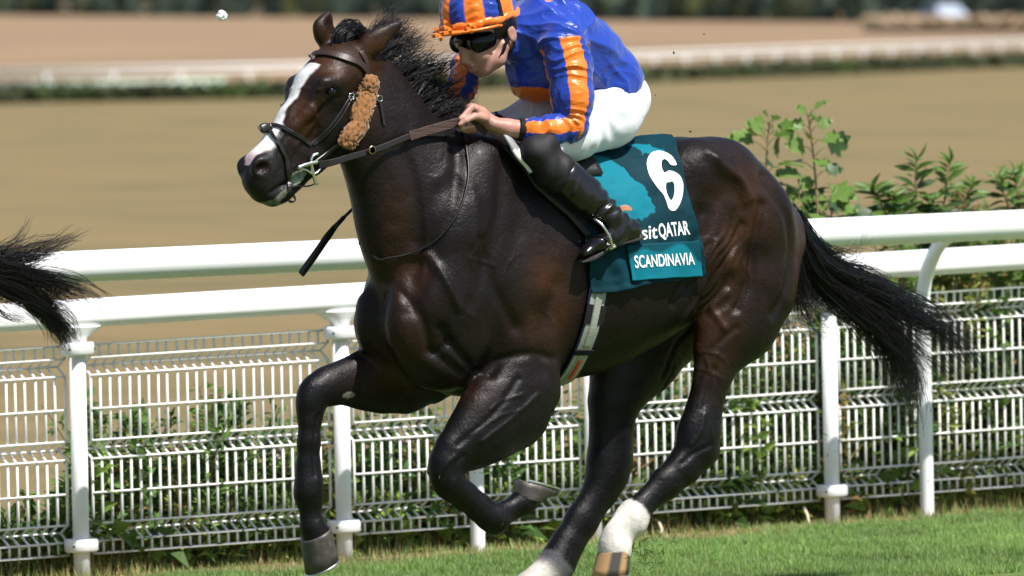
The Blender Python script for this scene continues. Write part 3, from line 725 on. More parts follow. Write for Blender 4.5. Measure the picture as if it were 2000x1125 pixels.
# hind socks
zs = hV[:, 2]
def sock(px, py, w, top, rr, cc):
    c = P(px, py, w); m = np.exp(-(np.linalg.norm((hV - c) * [1, 1, 0], axis=1) / rr) ** 6) * (np.abs(hV[:, 1] - w) < .12)
    return m
ns = sock(1215, 1040, -.15, 0, .22, 0); edge_z = P(1250, 988, -.15)[2]
# the line of the sock follows the leg: measured along the cannon direction
dirc = (P(1320, 890, -.15) - P(1215, 1010, -.15)); dirc /= np.linalg.norm(dirc)
sv = (hV - P(1240, 992, -.15)) @ dirc
sm_ = ns * sstep(.012, -.008, sv + .008 * n2 + .008 * n3) * (np.abs(hV[:, 1] + .15) < .1) * (hV[:, 0] > P(1120, 1050, -.15)[0])
col = col + (np.array([.70, .66, .60]) * (.93 + .1 * n2[:, None]) - col) * sm_[:, None]
fd = (P(1200, 935, .12) - P(1090, 1090, .12)); fd /= np.linalg.norm(fd)
sv2 = (hV - P(1082, 1090, .12)) @ fd
fm = sstep(.015, -.012, sv2 + .006 * n2 + .01 * n3) * (hV[:, 1] > .02) * (hV[:, 2] < .25) * (hV[:, 0] > P(900, 1090, .12)[0]) * (hV[:, 0] < P(1160, 1090, .12)[0])
gm_ = sstep(-.02, -.09, sv2); fc = np.array([.10, .10, .11]) * (1 - gm_[:, None]) + np.array([.55, .5, .46]) * gm_[:, None]
col = col + (fc - col) * fm[:, None]
# chestnut callus on the far foreleg
ch = np.exp(-(((hV - P(682, 772, .10)) / [.026, .06, .012]) ** 2).sum(1)) > .35
ch &= np.abs(hV[:, 1] - .155) < .12
col[ch & (hN[:, 1] < 0)] = np.array([.22, .21, .18])
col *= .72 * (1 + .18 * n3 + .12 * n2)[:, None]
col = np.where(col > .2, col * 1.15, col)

def coat_mat():
    m = mat('dark_bay_coat', (.01, .01, .01), .42, .175, attr='Col', coat=.02, coatr=.2)
    n = m.node_tree.nodes; l = m.node_tree.links; b = n['Principled BSDF']
    tc = n.new('ShaderNodeTexCoord')
    mp = n.new('ShaderNodeMapping'); mp.inputs['Scale'].default_value = (60, 60, 18); l.new(tc.outputs['Object'], mp.inputs[0])
    t = n.new('ShaderNodeTexNoise'); t.inputs['Scale'].default_value = 6; t.inputs['Detail'].default_value = 5; l.new(mp.outputs[0], t.inputs[0])
    b1 = n.new('ShaderNodeBump'); b1.inputs['Strength'].default_value = .45; b1.inputs['Distance'].default_value = .003; l.new(t.outputs[0], b1.inputs['Height'])
    t2 = n.new('ShaderNodeTexNoise'); t2.inputs['Scale'].default_value = 26; t2.inputs['Detail'].default_value = 6; t2.inputs['Distortion'].default_value = .8; l.new(tc.outputs['Object'], t2.inputs[0])
    b2 = n.new('ShaderNodeBump'); b2.inputs['Strength'].default_value = .22; b2.inputs['Distance'].default_value = .010; l.new(t2.outputs[0], b2.inputs['Height']); l.new(b1.outputs[0], b2.inputs['Normal'])
    t4 = n.new('ShaderNodeTexNoise'); t4.inputs['Scale'].default_value = 85; t4.inputs['Detail'].default_value = 4; t4.inputs['Distortion'].default_value = .5; l.new(tc.outputs['Object'], t4.inputs[0])
    b3 = n.new('ShaderNodeBump'); b3.inputs['Strength'].default_value = .45; b3.inputs['Distance'].default_value = .004; l.new(t4.outputs[0], b3.inputs['Height']); l.new(b2.outputs[0], b3.inputs['Normal'])
    l.new(b3.outputs[0], b.inputs['Normal'])
    r = n.new('ShaderNodeMapRange'); r.inputs[1].default_value = .3; r.inputs[2].default_value = .7; r.inputs[3].default_value = .30; r.inputs[4].default_value = .50
    t3 = n.new('ShaderNodeTexNoise'); t3.inputs['Scale'].default_value = 7; t3.inputs['Detail'].default_value = 6; l.new(tc.outputs['Object'], t3.inputs[0]); l.new(t3.outputs[0], r.inputs[0]); l.new(r.outputs[0], b.inputs['Roughness'])
    return m
M_coat = coat_mat()
horse = empty('racehorse', (0.3, 0, 0)); tag(horse, 'dark bay racehorse with white blaze at full gallop carrying the jockey', 'horse')
hV = np.asarray(hV)
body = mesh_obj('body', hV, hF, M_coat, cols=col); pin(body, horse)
BVH = BVHTree.FromPolygons([tuple(v) for v in hV.tolist()], hF.tolist())

# --- hooves and shoes
M_hoof = mat('dark_hoof_horn', (.045, .040, .036), .45, .4, noise=(40, (.10, .085, .06), .5, .75), bump=(60, .5, .002, (1, 1, 8)))
M_hoofp = mat('striped_hoof_horn', (.36, .20, .09), .45, .4, attr='Col', bump=(60, .4, .002, (1, 1, 8)))
M_shoe = mat('worn_shoe_steel', (.62, .62, .60), .28, .5, 1.)
M_sole = mat('hoof_sole', (.22, .19, .09), .8, .2, noise=(30, (.07, .06, .05), .45, .6))
def hoof(top, toe, heel, w, m, r0, r1, label=None):
    """top: centre of the coronet px; toe/heel: ground-surface points px; truncated slanted cone with concave sole and steel shoe"""
    c = P(*top, w); t = P(*toe, w); h = P(*heel, w); cs = t * .52 + h * .48; fx = t - h; L = np.linalg.norm(fx); fx /= L
    lat = np.array([0, 1., 0]); lat -= fx * (lat @ fx); lat /= np.linalg.norm(lat)
    up = np.cross(lat, fx); up = up if (c - cs) @ up > 0 else -up
    n = 28; rows = []
    def ring(cen, rx, ry, back):
        out = []
        for i in range(n):
            a = 2 * math.pi * i / n; ca, sa = math.cos(a), math.sin(a)
            x = rx * ca; x = max(x, -rx * back); out.append(cen + fx * x + lat * ry * sa)
        return out
    V = []
    for s in (0, .08, .35, .7, 1.):
        cen = c * (1 - s) + cs * s; V += ring(cen, r0 * (1 - s) + L * .52 * s, (r0 * .98) * (1 - s) + r1 * s, .98 - .1 * s)
    V += ring(cs - up * 0, L * .40, r1 * .76, .9); V += ring(cs + up * .018, L * .2, r1 * .4, .9); V += [cs + up * .016]
    F = []
    for j in range(6):
        for i in range(n): F.append((j * n + i, j * n + (i + 1) % n, (j + 1) * n + (i + 1) % n, (j + 1) * n + i))
    for i in range(n): F.append((6 * n + i, 6 * n + (i + 1) % n, 7 * n))
    F.append(tuple(reversed(range(n))))
    an = np.tile(np.arange(n) / n, 8)[:len(V) - 1]; an = np.r_[an, 0]; st_ = ((an > .56) & (an < .86) & ~((an > .71) & (an < .76))) | ((an > .12) & (an < .4))
    o = mesh_obj('hoof', np.array(V), F, m, cols=np.where(st_[:, None], [.055, .048, .045], [.40, .235, .11])); o.data.materials.append(M_sole)
    for p_ in o.data.polygons:
        if 5 * n <= p_.index < 7 * n + 0: p_.material_index = 1
    pin(o, horse)
    # shoe: open U
    ang = np.linspace(-2.45, 2.45, 40); path = np.array([cs - up * .004 + fx * (L * .47 * math.cos(a)) + lat * (r1 * .88 * math.sin(a)) for a in ang])
    s = mesh_obj('horseshoe', *sweep(path, strap(.020, .009), up=up), M_shoe, smooth=False); pin(s, horse); s.parent = o; s.matrix_parent_inverse = Matrix.Translation(-horse.location) @ Matrix.Translation(horse.location)
    if label: o['label'] = label
    return o
hoof((1200, 1074), (1163, 1128), (1222, 1120), -.15, M_hoofp, .062, .064, 'tan and dark striped near hind hoof')
hoof((1016, 1158), (962, 1187), (1036, 1190), .12, M_hoofp, .06, .062)
hoof((1027, 978), (1086, 958), (1008, 937), -.155, M_hoof, .054, .06, 'folded near fore hoof with its shod sole turned up')
hoof((617, 1042), (604, 1122), (655, 1088), .155, M_hoof, .062, .062)
# --- eye
M_eye = mat('horse_eye', (.005, .003, .003), .10, .35)
for sgn in (-1, 1):
    bm = bmesh.new(); bmesh.ops.create_uvsphere(bm, u_segments=20, v_segments=14, radius=.0205); v = np.array([q.co[:] for q in bm.verts]); f = [tuple(a.index for a in q.verts) for q in bm.faces]; bm.free()
    pin(mesh_obj('eye', v + PM(646, 179, .099, sgn), f, M_eye), horse)
# ================================================================== HAIR
def tubes(paths, rad, sides=3):
    """paths (N,M,3), rad (N,M) -> V, F(quads)"""
    N, Mm, _ = paths.shape; T = np.gradient(paths, axis=1); T /= np.linalg.norm(T, axis=2, keepdims=True) + 1e-9
    ref = np.array([.31, .95, .05]); S = np.cross(T, ref); S /= np.linalg.norm(S, axis=2, keepdims=True) + 1e-9; U = np.cross(S, T)
    ang = np.arange(sides) * 2 * math.pi / sides
    V = paths[:, :, None, :] + rad[:, :, None, None] * (S[:, :, None, :] * np.cos(ang)[None, None, :, None] + U[:, :, None, :] * np.sin(ang)[None, None, :, None])
    base = np.arange(N * Mm * sides).reshape(N, Mm, sides)
    a = base[:, :-1, :]; b = base[:, 1:, :]; F = np.stack([a, b, np.roll(b, -1, 2), np.roll(a, -1, 2)], -1).reshape(-1, 4)
    return V.reshape(-1, 3), F
def locks(guides, n, spread0, spread1, r0, M=12, seed=1, frizz=.006, lenvar=.3, clump=None):
    """guides: list of (list of 3-D points, count factor); strands scattered round each guide"""
    r = np.random.default_rng(seed); P_ = []; R_ = []
    for g, cnt in guides:
        c = catmull(np.array(g), 8); s = np.linspace(0, 1, len(c)); k = max(1, int(n * cnt))
        ncl = max(2, k // 6); cl = r.normal(size=(ncl, 3)); 
        for i in range(k):
            L = 1 - lenvar * r.random() ** 1.2; t = np.linspace(0, L, M)
            p = np.stack([np.interp(t, s, c[:, d]) for d in range(3)], 1)
            o = cl[r.integers(ncl)] * .9 + r.normal(size=3) * .17
            sp = spread0 + (spread1 - spread0) * t ** 1.1
            ph = r.random(3) * 6.28; fz = np.stack([np.sin(t * (5 + 3 * j) + ph[j]) for j in range(3)], 1) * frizz * t[:, None]
            P_.append(p + o * sp[:, None] + fz); R_.append(r0 * (1 - .75 * t / L) * r.uniform(.6, 1.25))
    return tubes(np.array(P_), np.array(R_))
M_hair = mat('black_horse_hair', (.0055, .0048, .0048), .36, .35, coat=.0)
def G(pts, w): return [P(x, y, ww) for (x, y), ww in zip(pts, w if hasattr(w, '__len__') else [w] * len(pts))]
# mane: rooted on the crest, blown up and back over the far side
r = np.random.default_rng(21); guides = []
crest = catmull([(712, 84), (728, 108), (755, 142), (790, 184), (825, 226), (860, 246), (905, 258)], 6)
for i in range(86):
    u = i / 85 + r.normal(0, .012); u = min(max(u, 0), 1); x, y = crest[int(u * (len(crest) - 1))]
    x += r.normal(0, 2); y += r.normal(0, 2)
    L = np.interp(u, [0, .15, .5, .75, 1], [60, 105, 122, 92, 45]) * r.uniform(.75, 1.15)
    a = np.interp(u, [0, .25, .5, .75, 1], [-.75, -.78, -.62, -.52, -.35]) + r.normal(0, .14)
    w = r.normal(.015, .012); cur = r.uniform(.1, .55)
    pts = []; px, py = x, y
    for j in range(5):
        pts.append((px, py)); aa = a + cur * (j / 4 - .3); px += math.cos(aa) * L / 4; py += math.sin(aa) * L / 4
    guides.append((G(pts, [w, w + .02, w + .035, w + .04, w + .05 + r.normal(0, .03)]), 1))
mv, mf = locks(guides, 30, .008, .020, .0016, 12, 4, .012, .4)
g2 = []
for i in range(40):   # tuft at the withers, falling to the near side and forward
    x = r.uniform(868, 965); y = np.interp(x, [868, 900, 965], [236, 250, 262]) + r.normal(0, 3)
    g2.append((G([(x, y), (x - 8 + r.normal(0, 5), y + 14), (x - 14 + r.normal(0, 8), y + 30 + r.normal(0, 5)), (x - 12 + r.normal(0, 10), y + 44)], [-.0, -.04, -.085, -.12]), 1))
mv2, mf2 = locks(g2, 16, .006, .016, .0015, 9, 8, .008, .5)
g3 = []
for i in range(16):   # stray hairs over the poll and the crest
    x, y = crest[r.integers(0, 22)]; g3.append((G([(x, y), (x + 18, y - 38 + r.normal(0, 8)), (x + 60 + r.normal(0, 10), y - 62 + r.normal(0, 12)), (x + 95 + r.normal(0, 15), y - 62 + r.normal(0, 22))], .02), 1))
mv3, mf3 = locks(g3, 3, .004, .02, .0011, 12, 9, .02, .5)
mane = mesh_obj('mane', np.vstack([mv, mv2, mv3]), np.vstack([mf, mf2 + len(mv), mf3 + len(mv) + len(mv2)]), M_hair); pin(mane, horse)
g = []
for i in range(60):
    t = r.random() ** .8 * 1.5; w = r.uniform(-.035, .045)
    g.append((G([(650 + 26 * t, 92 - 10 * t), (655 + 22 * t, 66 + 4 * t + r.normal(0, 3)), (676 + 14 * t, 50 + 8 * t + r.normal(0, 3)), (698 + 6 * t, 58 + r.normal(0, 4)), (708 + r.normal(0, 5), 78 + r.normal(0, 5))], w), 1))
fv, ff = locks(g, 22, .007, .009, .0015, 10, 5, .004, .3)
pin(mesh_obj('forelock', fv, ff, M_hair), horse)
# tail
def tail_guides(tr):
    out = []; r = np.random.default_rng(33)
    def add(pts, cnt, jit, ws=(0, .0, .02, .03, .04, .05)):
        for i in range(cnt):
            q = []
            j0 = r.normal(size=2)
            for k, (x, y) in enumerate(pts):
                f = k / (len(pts) - 1); q.append((x + (j0[0] * .7 + r.normal() * .5) * jit * f, y + (j0[1] * .7 + r.normal() * .5) * jit * (f * .85 + .15)))
            dw = r.normal(0, .03)
            out.append(([tr(P(x, y, ws[min(k, 5)] + dw * k / 5)) for k, (x, y) in enumerate(q)], 1))
    add([(1552, 420), (1575, 470), (1610, 515), (1668, 560), (1740, 600), (1800, 640)], 22, 24)          # upper mass
    add([(1552, 430), (1572, 485), (1605, 545), (1665, 600), (1722, 650), (1760, 720), (1764, 800)], 24, 20)    # inner mass turning down
    add([(1554, 440), (1576, 500), (1620, 565), (1690, 620), (1745, 680), (1778, 745), (1770, 812)], 14, 20)
    add([(1556, 430), (1590, 500), (1660, 548), (1760, 600), (1850, 655), (1905, 728)], 18, 17)          # long streamers
    add([(1556, 430), (1600, 510), (1690, 560), (1780, 610), (1850, 640), (1898, 682)], 6, 18)
    add([(1556, 450), (1580, 520), (1640, 570), (1720, 620), (1800, 690), (1850, 760)], 6, 18)
    add([(1550, 450), (1560, 520), (1575, 570), (1610, 600), (1650, 615)], 6, 16)                          # under wisps
    add([(1545, 470), (1548, 540), (1555, 580), (1585, 620), (1640, 640)], 4, 14)
    add([(1540, 500), (1530, 560), (1520, 600), (1545, 625), (1580, 640)], 3, 12)
    add([(1556, 420), (1600, 490), (1650, 512), (1690, 488)], 3, 8)
    add([(1560, 430), (1610, 510), (1700, 545), (1745, 570), (1755, 585)], 3, 10)
    return out
tv, tf = locks(tail_guides(lambda p: p), 28, .010, .030, .0020, 18, 6, .026, .55)
pin(mesh_obj('tail', tv, tf, M_hair), horse)
# whiskers / fine hairs are left to the coat

# ================================================================== TACK
def S(px, py, off=.004, w=0.):
    d = FWD * FPX + RGT * (px - 1000) + DWN * (py - 562.5); d /= np.linalg.norm(d)
    h = BVH.ray_cast(Vector(CAM), Vector(d))
    if h[0] is None: return P(px, py, w), -FWD
    n = np.array(h[1]); n = n if n @ d < 0 else -n
    return np.array(h[0]) + n * off, n
def SP_(pts, off=.004, w=0., n=6):
    c = catmull(pts, n); q = [S(x, y, off, w) for x, y in c]; p = np.array([a for a, _ in q]); nn = np.array([b for _, b in q])
    for _ in range(2): p[1:-1] = .5 * p[1:-1] + .25 * (p[2:] + p[:-2]); nn[1:-1] = .5 * nn[1:-1] + .25 * (nn[2:] + nn[:-2])
    return p, nn / np.linalg.norm(nn, axis=1)[:, None]
def belt(name, pts, w, t, m, parent, off=.004, wl=0., taper=None):
    p, n = SP_(pts, off, wl); o = mesh_obj(name, *sweep(p, strap(w, t), up=n, scale=taper), m, smooth=False); pin(o, parent) if parent else None
    return o
def loop3(name, cen, u, v, w, t, m, parent, off=.005, n=48, a0=0, a1=2 * math.pi):
    """strap around a section: rays from an inner centre in the plane (u,v)"""
    pp = []; nn = []
    for a in np.linspace(a0, a1, n, endpoint=(a1 - a0) < 6.2):
        d = np.asarray(u) * math.cos(a) + np.asarray(v) * math.sin(a); d /= np.linalg.norm(d); h = BVH.ray_cast(Vector(cen), Vector(d))
        if h[0] is None: continue
        pp.append(np.array(h[0]) + d * off); nn.append(d)
    o = mesh_obj(name, *sweep(np.array(pp), strap(w, t), up=np.array(nn), closed=(a1 - a0) > 6.2), m, smooth=False); pin(o, parent); return o
M_leather = mat('black_leather', (.012, .010, .010), .38, .4, bump=(220, .25, .001))
M_brownl = mat('dark_brown_leather', (.030, .016, .012), .42, .4, bump=(200, .3, .001))
M_lace = mat('brown_rubber_grip', (.050, .028, .022), .6, .3, bump=(9, .9, .004, (1, 1, 26)))
M_steel = mat('bit_steel', (.62, .62, .58), .22, .5, 1.)
M_brass = mat('brass_ring', (.45, .36, .16), .3, .5, 1.)
def fleece_mat():
    m = mat('tan_sheepskin', (.25, .115, .042), .95, .1, noise=(60, (.12, .05, .02), .5, .72), sheen=.3); return m
M_fleece = fleece_mat()
bridle = empty('bridle', tuple(P(640, 230, 0))); tag(bridle, 'dark leather racing bridle with tan sheepskin cheek roll on the horse head', 'bridle')
belt('browband', [(607, 112), (616, 107), (640, 105), (675, 114), (700, 124), (716, 140)], .026, .006, M_brownl, bridle, .008)
belt('headpiece', [(704, 100), (712, 118), (718, 138), (716, 150)], .022, .005, M_brownl, bridle, .006)
# fleece roll: tufted cylinder
p, nn = SP_([(716, 146), (712, 175), (706, 205), (694, 240), (676, 268), (668, 282)], .020)
V, F = sweep(p, circ(.040, 34, .026), up=nn, scale=np.interp(np.linspace(0, 1, len(p)), [0, .04, .1, .9, .96, 1], [.55, .9, 1, 1, .92, .6]))
r = np.random.default_rng(2)
bm = bmesh.new(); vs_ = [bm.verts.new(v) for v in V]; [bm.faces.new([vs_[i] for i in f]) for f in F]; bmesh.ops.triangulate(bm, faces=[f for f in bm.faces if len(f.verts) > 4]); bmesh.ops.subdivide_edges(bm, edges=bm.edges[:], cuts=1, use_grid_fill=True); bm.normal_update()
co = np.array([v.co[:] for v in bm.verts]); no = np.array([v.normal[:] for v in bm.verts])
co += no * (.005 * vnoise(co, 150, 1) + .005 * vnoise(co, 280, 2))[:, None]
fv = co; ff_ = [tuple(v.index for v in f.verts) for f in bm.faces]; bm.free()
o = mesh_obj('sheepskin_roll', fv, ff_, M_fleece); pin(o, bridle); o['label'] = 'tufted tan sheepskin roll on the cheek strap'
belt('cheekpiece', [(668, 276), (648, 290), (628, 306), (614, 316)], .016, .006, M_leather, bridle, .008)
belt('cheekpiece', [(690, 178), (678, 196), (660, 226), (634, 258), (604, 284)], .011, .005, M_leather, bridle, .005)
belt('cheekpiece', [(694, 180), (682, 200), (665, 230), (640, 260), (612, 284)], .007, .004, M_leather, bridle, .005)
belt('noseband_upper_strap', [(526, 244), (545, 247), (570, 258), (590, 270), (606, 284)], .015, .005, M_leather, bridle, .006)
belt('noseband_lower_strap', [(528, 256), (540, 274), (552, 296), (560, 320), (563, 350), (564, 372)], .013, .005, M_leather, bridle, .007)
belt('noseband_upper_strap', [(520, 250), (512, 246), (506, 252)], .015, .005, M_leather, bridle, .006)
p, nn = SP_([(508, 254), (518, 250), (530, 250)], .006); o = mesh_obj('nose_pad', *sweep(p, circ(.018, 14, .009), up=nn, scale=np.interp(np.linspace(0, 1, len(p)), [0, .15, .5, .85, 1], [.5, 1, 1.1, 1, .5])), M_leather); pin(o, bridle)
o = mesh_obj('chin_loop', *sweep(catmull([P(x, y, -.035) for x, y in [(560, 368), (572, 380), (576, 390), (568, 394), (560, 386), (556, 374)]], 6, True), strap(.010, .004), up=(0, 1, .1), closed=True), M_leather, smooth=False); pin(o, bridle)
belt('throatlash', [(728, 172), (736, 185), (742, 205), (746, 225), (749, 244)], .011, .005, M_leather, bridle, .006)
p, nn = S(739, 193, .010); o = mesh_obj('buckle', *sweep(catmull([p + np.array([.009, 0, .008]), p + np.array([.009, 0, -.008]), p + np.array([-.009, 0, -.008]), p + np.array([-.009, 0, .008])], 4, True), circ(.0018, 6), up=(0, 1, 0), closed=True), M_steel); pin(o, bridle)
p, nn = S(682, 187, .010); o = mesh_obj('buckle', *sweep(catmull([p + np.array([.008, 0, .01]), p + np.array([.012, 0, -.008]), p + np.array([-.009, 0, -.01]), p + np.array([-.009, 0, .006])], 4, True), circ(.002, 6), up=(0, 1, 0), closed=True), M_steel); pin(o, bridle)
bw = -.075
for sgn in (-1, 1):
    w_ = bw * -sgn if sgn > 0 else bw
    o = mesh_obj('bit_cheek', *join([tube(catmull(G([(622, 300), (612, 304), (607, 314), (609, 326), (613, 345), (618, 361)], w_), 5), .0065, 10), tube(catmull(G([(582, 328), (596, 322), (612, 318), (620, 316)], w_ + .006 * sgn), 5), .0075, 10), tube(catmull(G([(580, 328), (598, 332), (612, 340), (624, 332), (630, 322)], w_), 5), .004, 8)]), M_steel); pin(o, bridle)
o = mesh_obj('bit_mouthpiece', *tube(np.array([P(600, 322, bw), P(592, 324, 0), P(600, 322, -bw)]), .008, 10), M_steel); pin(o, bridle)
belt('curb_strap', [(618, 358), (600, 364), (582, 362), (566, 366)], .006, .004, M_leather, bridle, .004, -.02)
# reins
reins = empty('reins', tuple(P(780, 280, -.1))); tag(reins, 'dark leather reins with brown ribbed grips running from the bit to the hands', 'reins')
HANDW = -.135
def rein_path(pts): return catmull(pts, 8)
for sgn in (-1, 1):
    if sgn < 0: q = [P(624, 322, bw), P(650, 317, -.10), P(690, 305, -.115), P(735, 292, -.125), P(800, 266, HANDW)]
    else: q = [P(624, 322, -bw), P(690, 300, .11), P(760, 275, .13), P(830, 245, .15)]
    q = rein_path(q); up_ = np.cross(np.gradient(q, axis=0), [0, 1, 0]) * 0 + np.array([0.05, -1 * (1 if sgn < 0 else -1), .1])
    tp_ = np.interp(np.linspace(0, 1, len(q)), [0, .3, 1], [1.35, 1.05, .95])
    o = mesh_obj('rein', *sweep(q, strap(.022, .006), up=up_, scale=tp_), M_leather, smooth=False); pin(o, reins)
    if sgn < 0: q = [P(800, 266, HANDW), P(850, 251, HANDW), P(905, 237, HANDW), P(930, 240, HANDW), P(950, 258, HANDW)]
    else: q = [P(830, 245, .15), P(862, 230, .15), P(880, 228, .15)]
    q = rein_path(q); o = mesh_obj('rubber_grip', *sweep(q, strap(.034, .008), up=np.array([.05, -1. * (1 if sgn < 0 else -1), .1])), M_lace, smooth=False); pin(o, reins)
v, f = lathe([(.012, -.0025), (.0155, -.0025), (.0155, .0025), (.012, .0025), (.012, -.0025)], 24); v = np.stack([v[:, 0], v[:, 2], v[:, 1]], 1)
o = mesh_obj('martingale_ring', v + P(727, 293, -.137), f, M_brass); pin(o, reins)
p, nn = SP_([(905, 262), (912, 300), (914, 345), (902, 400), (872, 450), (830, 484), (780, 500), (738, 504)], .007); 
p = np.vstack([p, [P(718, 501, -.03), P(708, 486, .01), P(705, 468, .05), P(714, 452, .09)]])
o = mesh_obj('rein_end_cord', *tube(catmull(p[::3], 4), .0042, 8), M_leather); pin(o, reins)
o = mesh_obj('rein_end_buckle', *tube(catmull(G([(704, 476), (706, 466), (712, 458), (717, 452)], [.03, .05, .07, .09]), 4), .008, 6), M_leather); pin(o, reins)
# ------------------------------------------------------------------ whip (in the far hand, behind the neck)
whip = empty('whip', tuple(P(645, 465, .22))); tag(whip, 'black riding whip with padded flap pointing down behind the horse neck', 'whip')
q = np.array([P(882, 232, .17), P(800, 308, .19), P(705, 392, .215), P(660, 436, .225)]); o = mesh_obj('shaft', *tube(q, .006, 10), M_leather); pin(o, whip)
q = np.array([P(666, 430, .224), P(652, 446, .226), P(640, 462, .228), P(615, 498, .232), P(590, 533, .236), P(588, 536, .236)])
o = mesh_obj('padded_flap', *sweep(q, [(a * 1.0, b * .38) for a, b in circ(.0155, 14)], up=(0, 1, 0), scale=[.45, .8, 1, 1.02, .98, .9]), M_leather); pin(o, whip)
o = mesh_obj('binding', *tube(np.array([P(672, 424, .223), P(652, 446, .226)]), .0085, 10), M_leather); pin(o, whip)

# ------------------------------------------------------------------ saddle cloth
AX = 1.28
def PHI(p): return math.atan2(-p[1], p[2] - AX)      # 0 up, +pi/2 towards the near side
def torso(x, phi, off):
    d = np.array([0, -math.sin(phi), math.cos(phi)]); h = BVH.ray_cast(Vector((x, 0, AX)), Vector(d))
    if h[0] is None: return np.array([x, 0, AX]) + d * .3
    return np.array(h[0]) + d * off
eR = [S(x, y)[0] for x, y in [(1322, 305), (1334, 350), (1346, 410), (1362, 468), (1371, 538)]]; eL = [S(x, y)[0] for x, y in [(1120, 330), (1130, 400), (1140, 480), (1150, 572)]]
phR = [0.] + [PHI(p) for p in eR]; xR = [P(1302, 284, 0)[0]] + [p[0] for p in eR]
phL = [0.] + [PHI(p) for p in eL]; xL = [P(1110, 300, 0)[0]] + [p[0] for p in eL]
pmaxR, pmaxL = phR[-1], phL[-1]
NU, NV = 150, 250
V = []; 
us = np.linspace(0, 1, NU); vsn = np.linspace(-1, 1, NV)
for v_ in vsn:
    a = abs(v_)
    for u in us:
        pm = pmaxL * (1 - u) + pmaxR * u + .02 * math.sin(u * 9); ph = a * pm
        x = np.interp(ph, phL, xL) * (1 - u) + np.interp(ph, phR, xR) * u
        V.append(torso(x, math.copysign(ph, v_), .012))
V = np.array(V).reshape(NV, NU, 3)
for _ in range(6):   # bridge hollows like cloth
    V[1:-1] = .5 * V[1:-1] + .25 * (V[2:] + V[:-2]); V[:, 1:-1] = .5 * V[:, 1:-1] + .25 * (V[:, 2:] + V[:, :-2])
uu, vv = np.meshgrid(us, vsn); n_ = np.stack([0 * uu, np.where(vv > 0, -1, 1) * np.sin(np.abs(vv) * 1.4), np.cos(np.abs(vv) * 1.4)], -1)
pl = V.reshape(-1, 3)
fold = .007 * np.sin((pl[:, 0] * 1.0 + .45 * pl[:, 2]) * 62 + 3.2 * vnoise(pl, 6, 2)) * np.clip(np.abs(vv.ravel()) * 1.5 - .25, 0, 1) * (.35 + .65 * sstep(.75, .1, uu.ravel())) + .005 * vnoise(pl, 14, 4) + .0025 * vnoise(pl, 40, 6)
edge_lift = .010 * sstep(.9, 1, uu.ravel()) * sstep(.3, 1, np.abs(vv.ravel())) + .006 * sstep(.94, 1, np.abs(vv.ravel()))
Vc = pl + n_.reshape(-1, 3) * (.006 + np.clip(fold, -.011, .03) + edge_lift)[:, None]
idx = np.arange(NU * NV).reshape(NV, NU); Fc = np.stack([idx[:-1, :-1], idx[:-1, 1:], idx[1:, 1:], idx[1:, :-1]], -1).reshape(-1, 4)
def to_px(V):
    d = V - CAM; z = d @ FWD; return np.stack([1000 + FPX * (d @ RGT) / z, 562.5 + FPX * (d @ DWN) / z], 1)
# sweat-soaked (dark) and still dry (light) cloth; outline of the dry patch in cloth coordinates of the near side
dry_poly = onplane([(1138, 318), (1180, 300), (1232, 306), (1250, 330), (1258, 352), (1274, 372), (1272, 392), (1281, 412), (1262, 424), (1238, 432), (1218, 425), (1190, 420), (1150, 400)], -.26)
dry2 = onplane([(1274, 284), (1308, 284), (1318, 300), (1300, 306), (1278, 300)], -.22)
jit = np.stack([.012 * vnoise(Vc, 70, 1) + .015 * vnoise(Vc, 22, 3), .010 * vnoise(Vc, 60, 2)], 1)
q = Vc[:, [0, 2]] + jit; dry = (inpoly(q, dry_poly) | inpoly(q, dry2)) & (Vc[:, 1] < 0)
dry |= (Vc[:, 1] > .02) & (vnoise(Vc, 8, 3) > -.2)
TEAL = np.array([.003, .140, .190]); WET = np.array([.0015, .026, .037])
colc = np.where(dry[:, None], TEAL, WET * (1 + .25 * vnoise(Vc, 12, 8))[:, None])
M_cloth = mat('teal_saddle_cloth', TEAL, .7, .12, attr='Col', bump=(340, .2, .001))
cloth = empty('saddle_cloth', tuple(P(1260, 420, -.2))); tag(cloth, 'teal number cloth with a white six and race lettering over the horse back', 'saddle cloth')
sc_o = mesh_obj('cloth_sheet', Vc, Fc, M_cloth, cols=colc); pin(sc_o, cloth)
sm = sc_o.modifiers.new('t', 'SOLIDIFY'); sm.thickness = .003
CB = BVHTree.FromPolygons([tuple(v) for v in Vc.tolist()], Fc.tolist())
def SC_(px, py, off, bvh):
    d = FWD * FPX + RGT * (px - 1000) + DWN * (py - 562.5); d /= np.linalg.norm(d); h = bvh.ray_cast(Vector(CAM), Vector(d))
    if h[0] is None: return S(px, py, off + .012)[0]
    n = np.array(h[1]); n = n if n @ d < 0 else -n
    return np.array(h[0]) + n * off
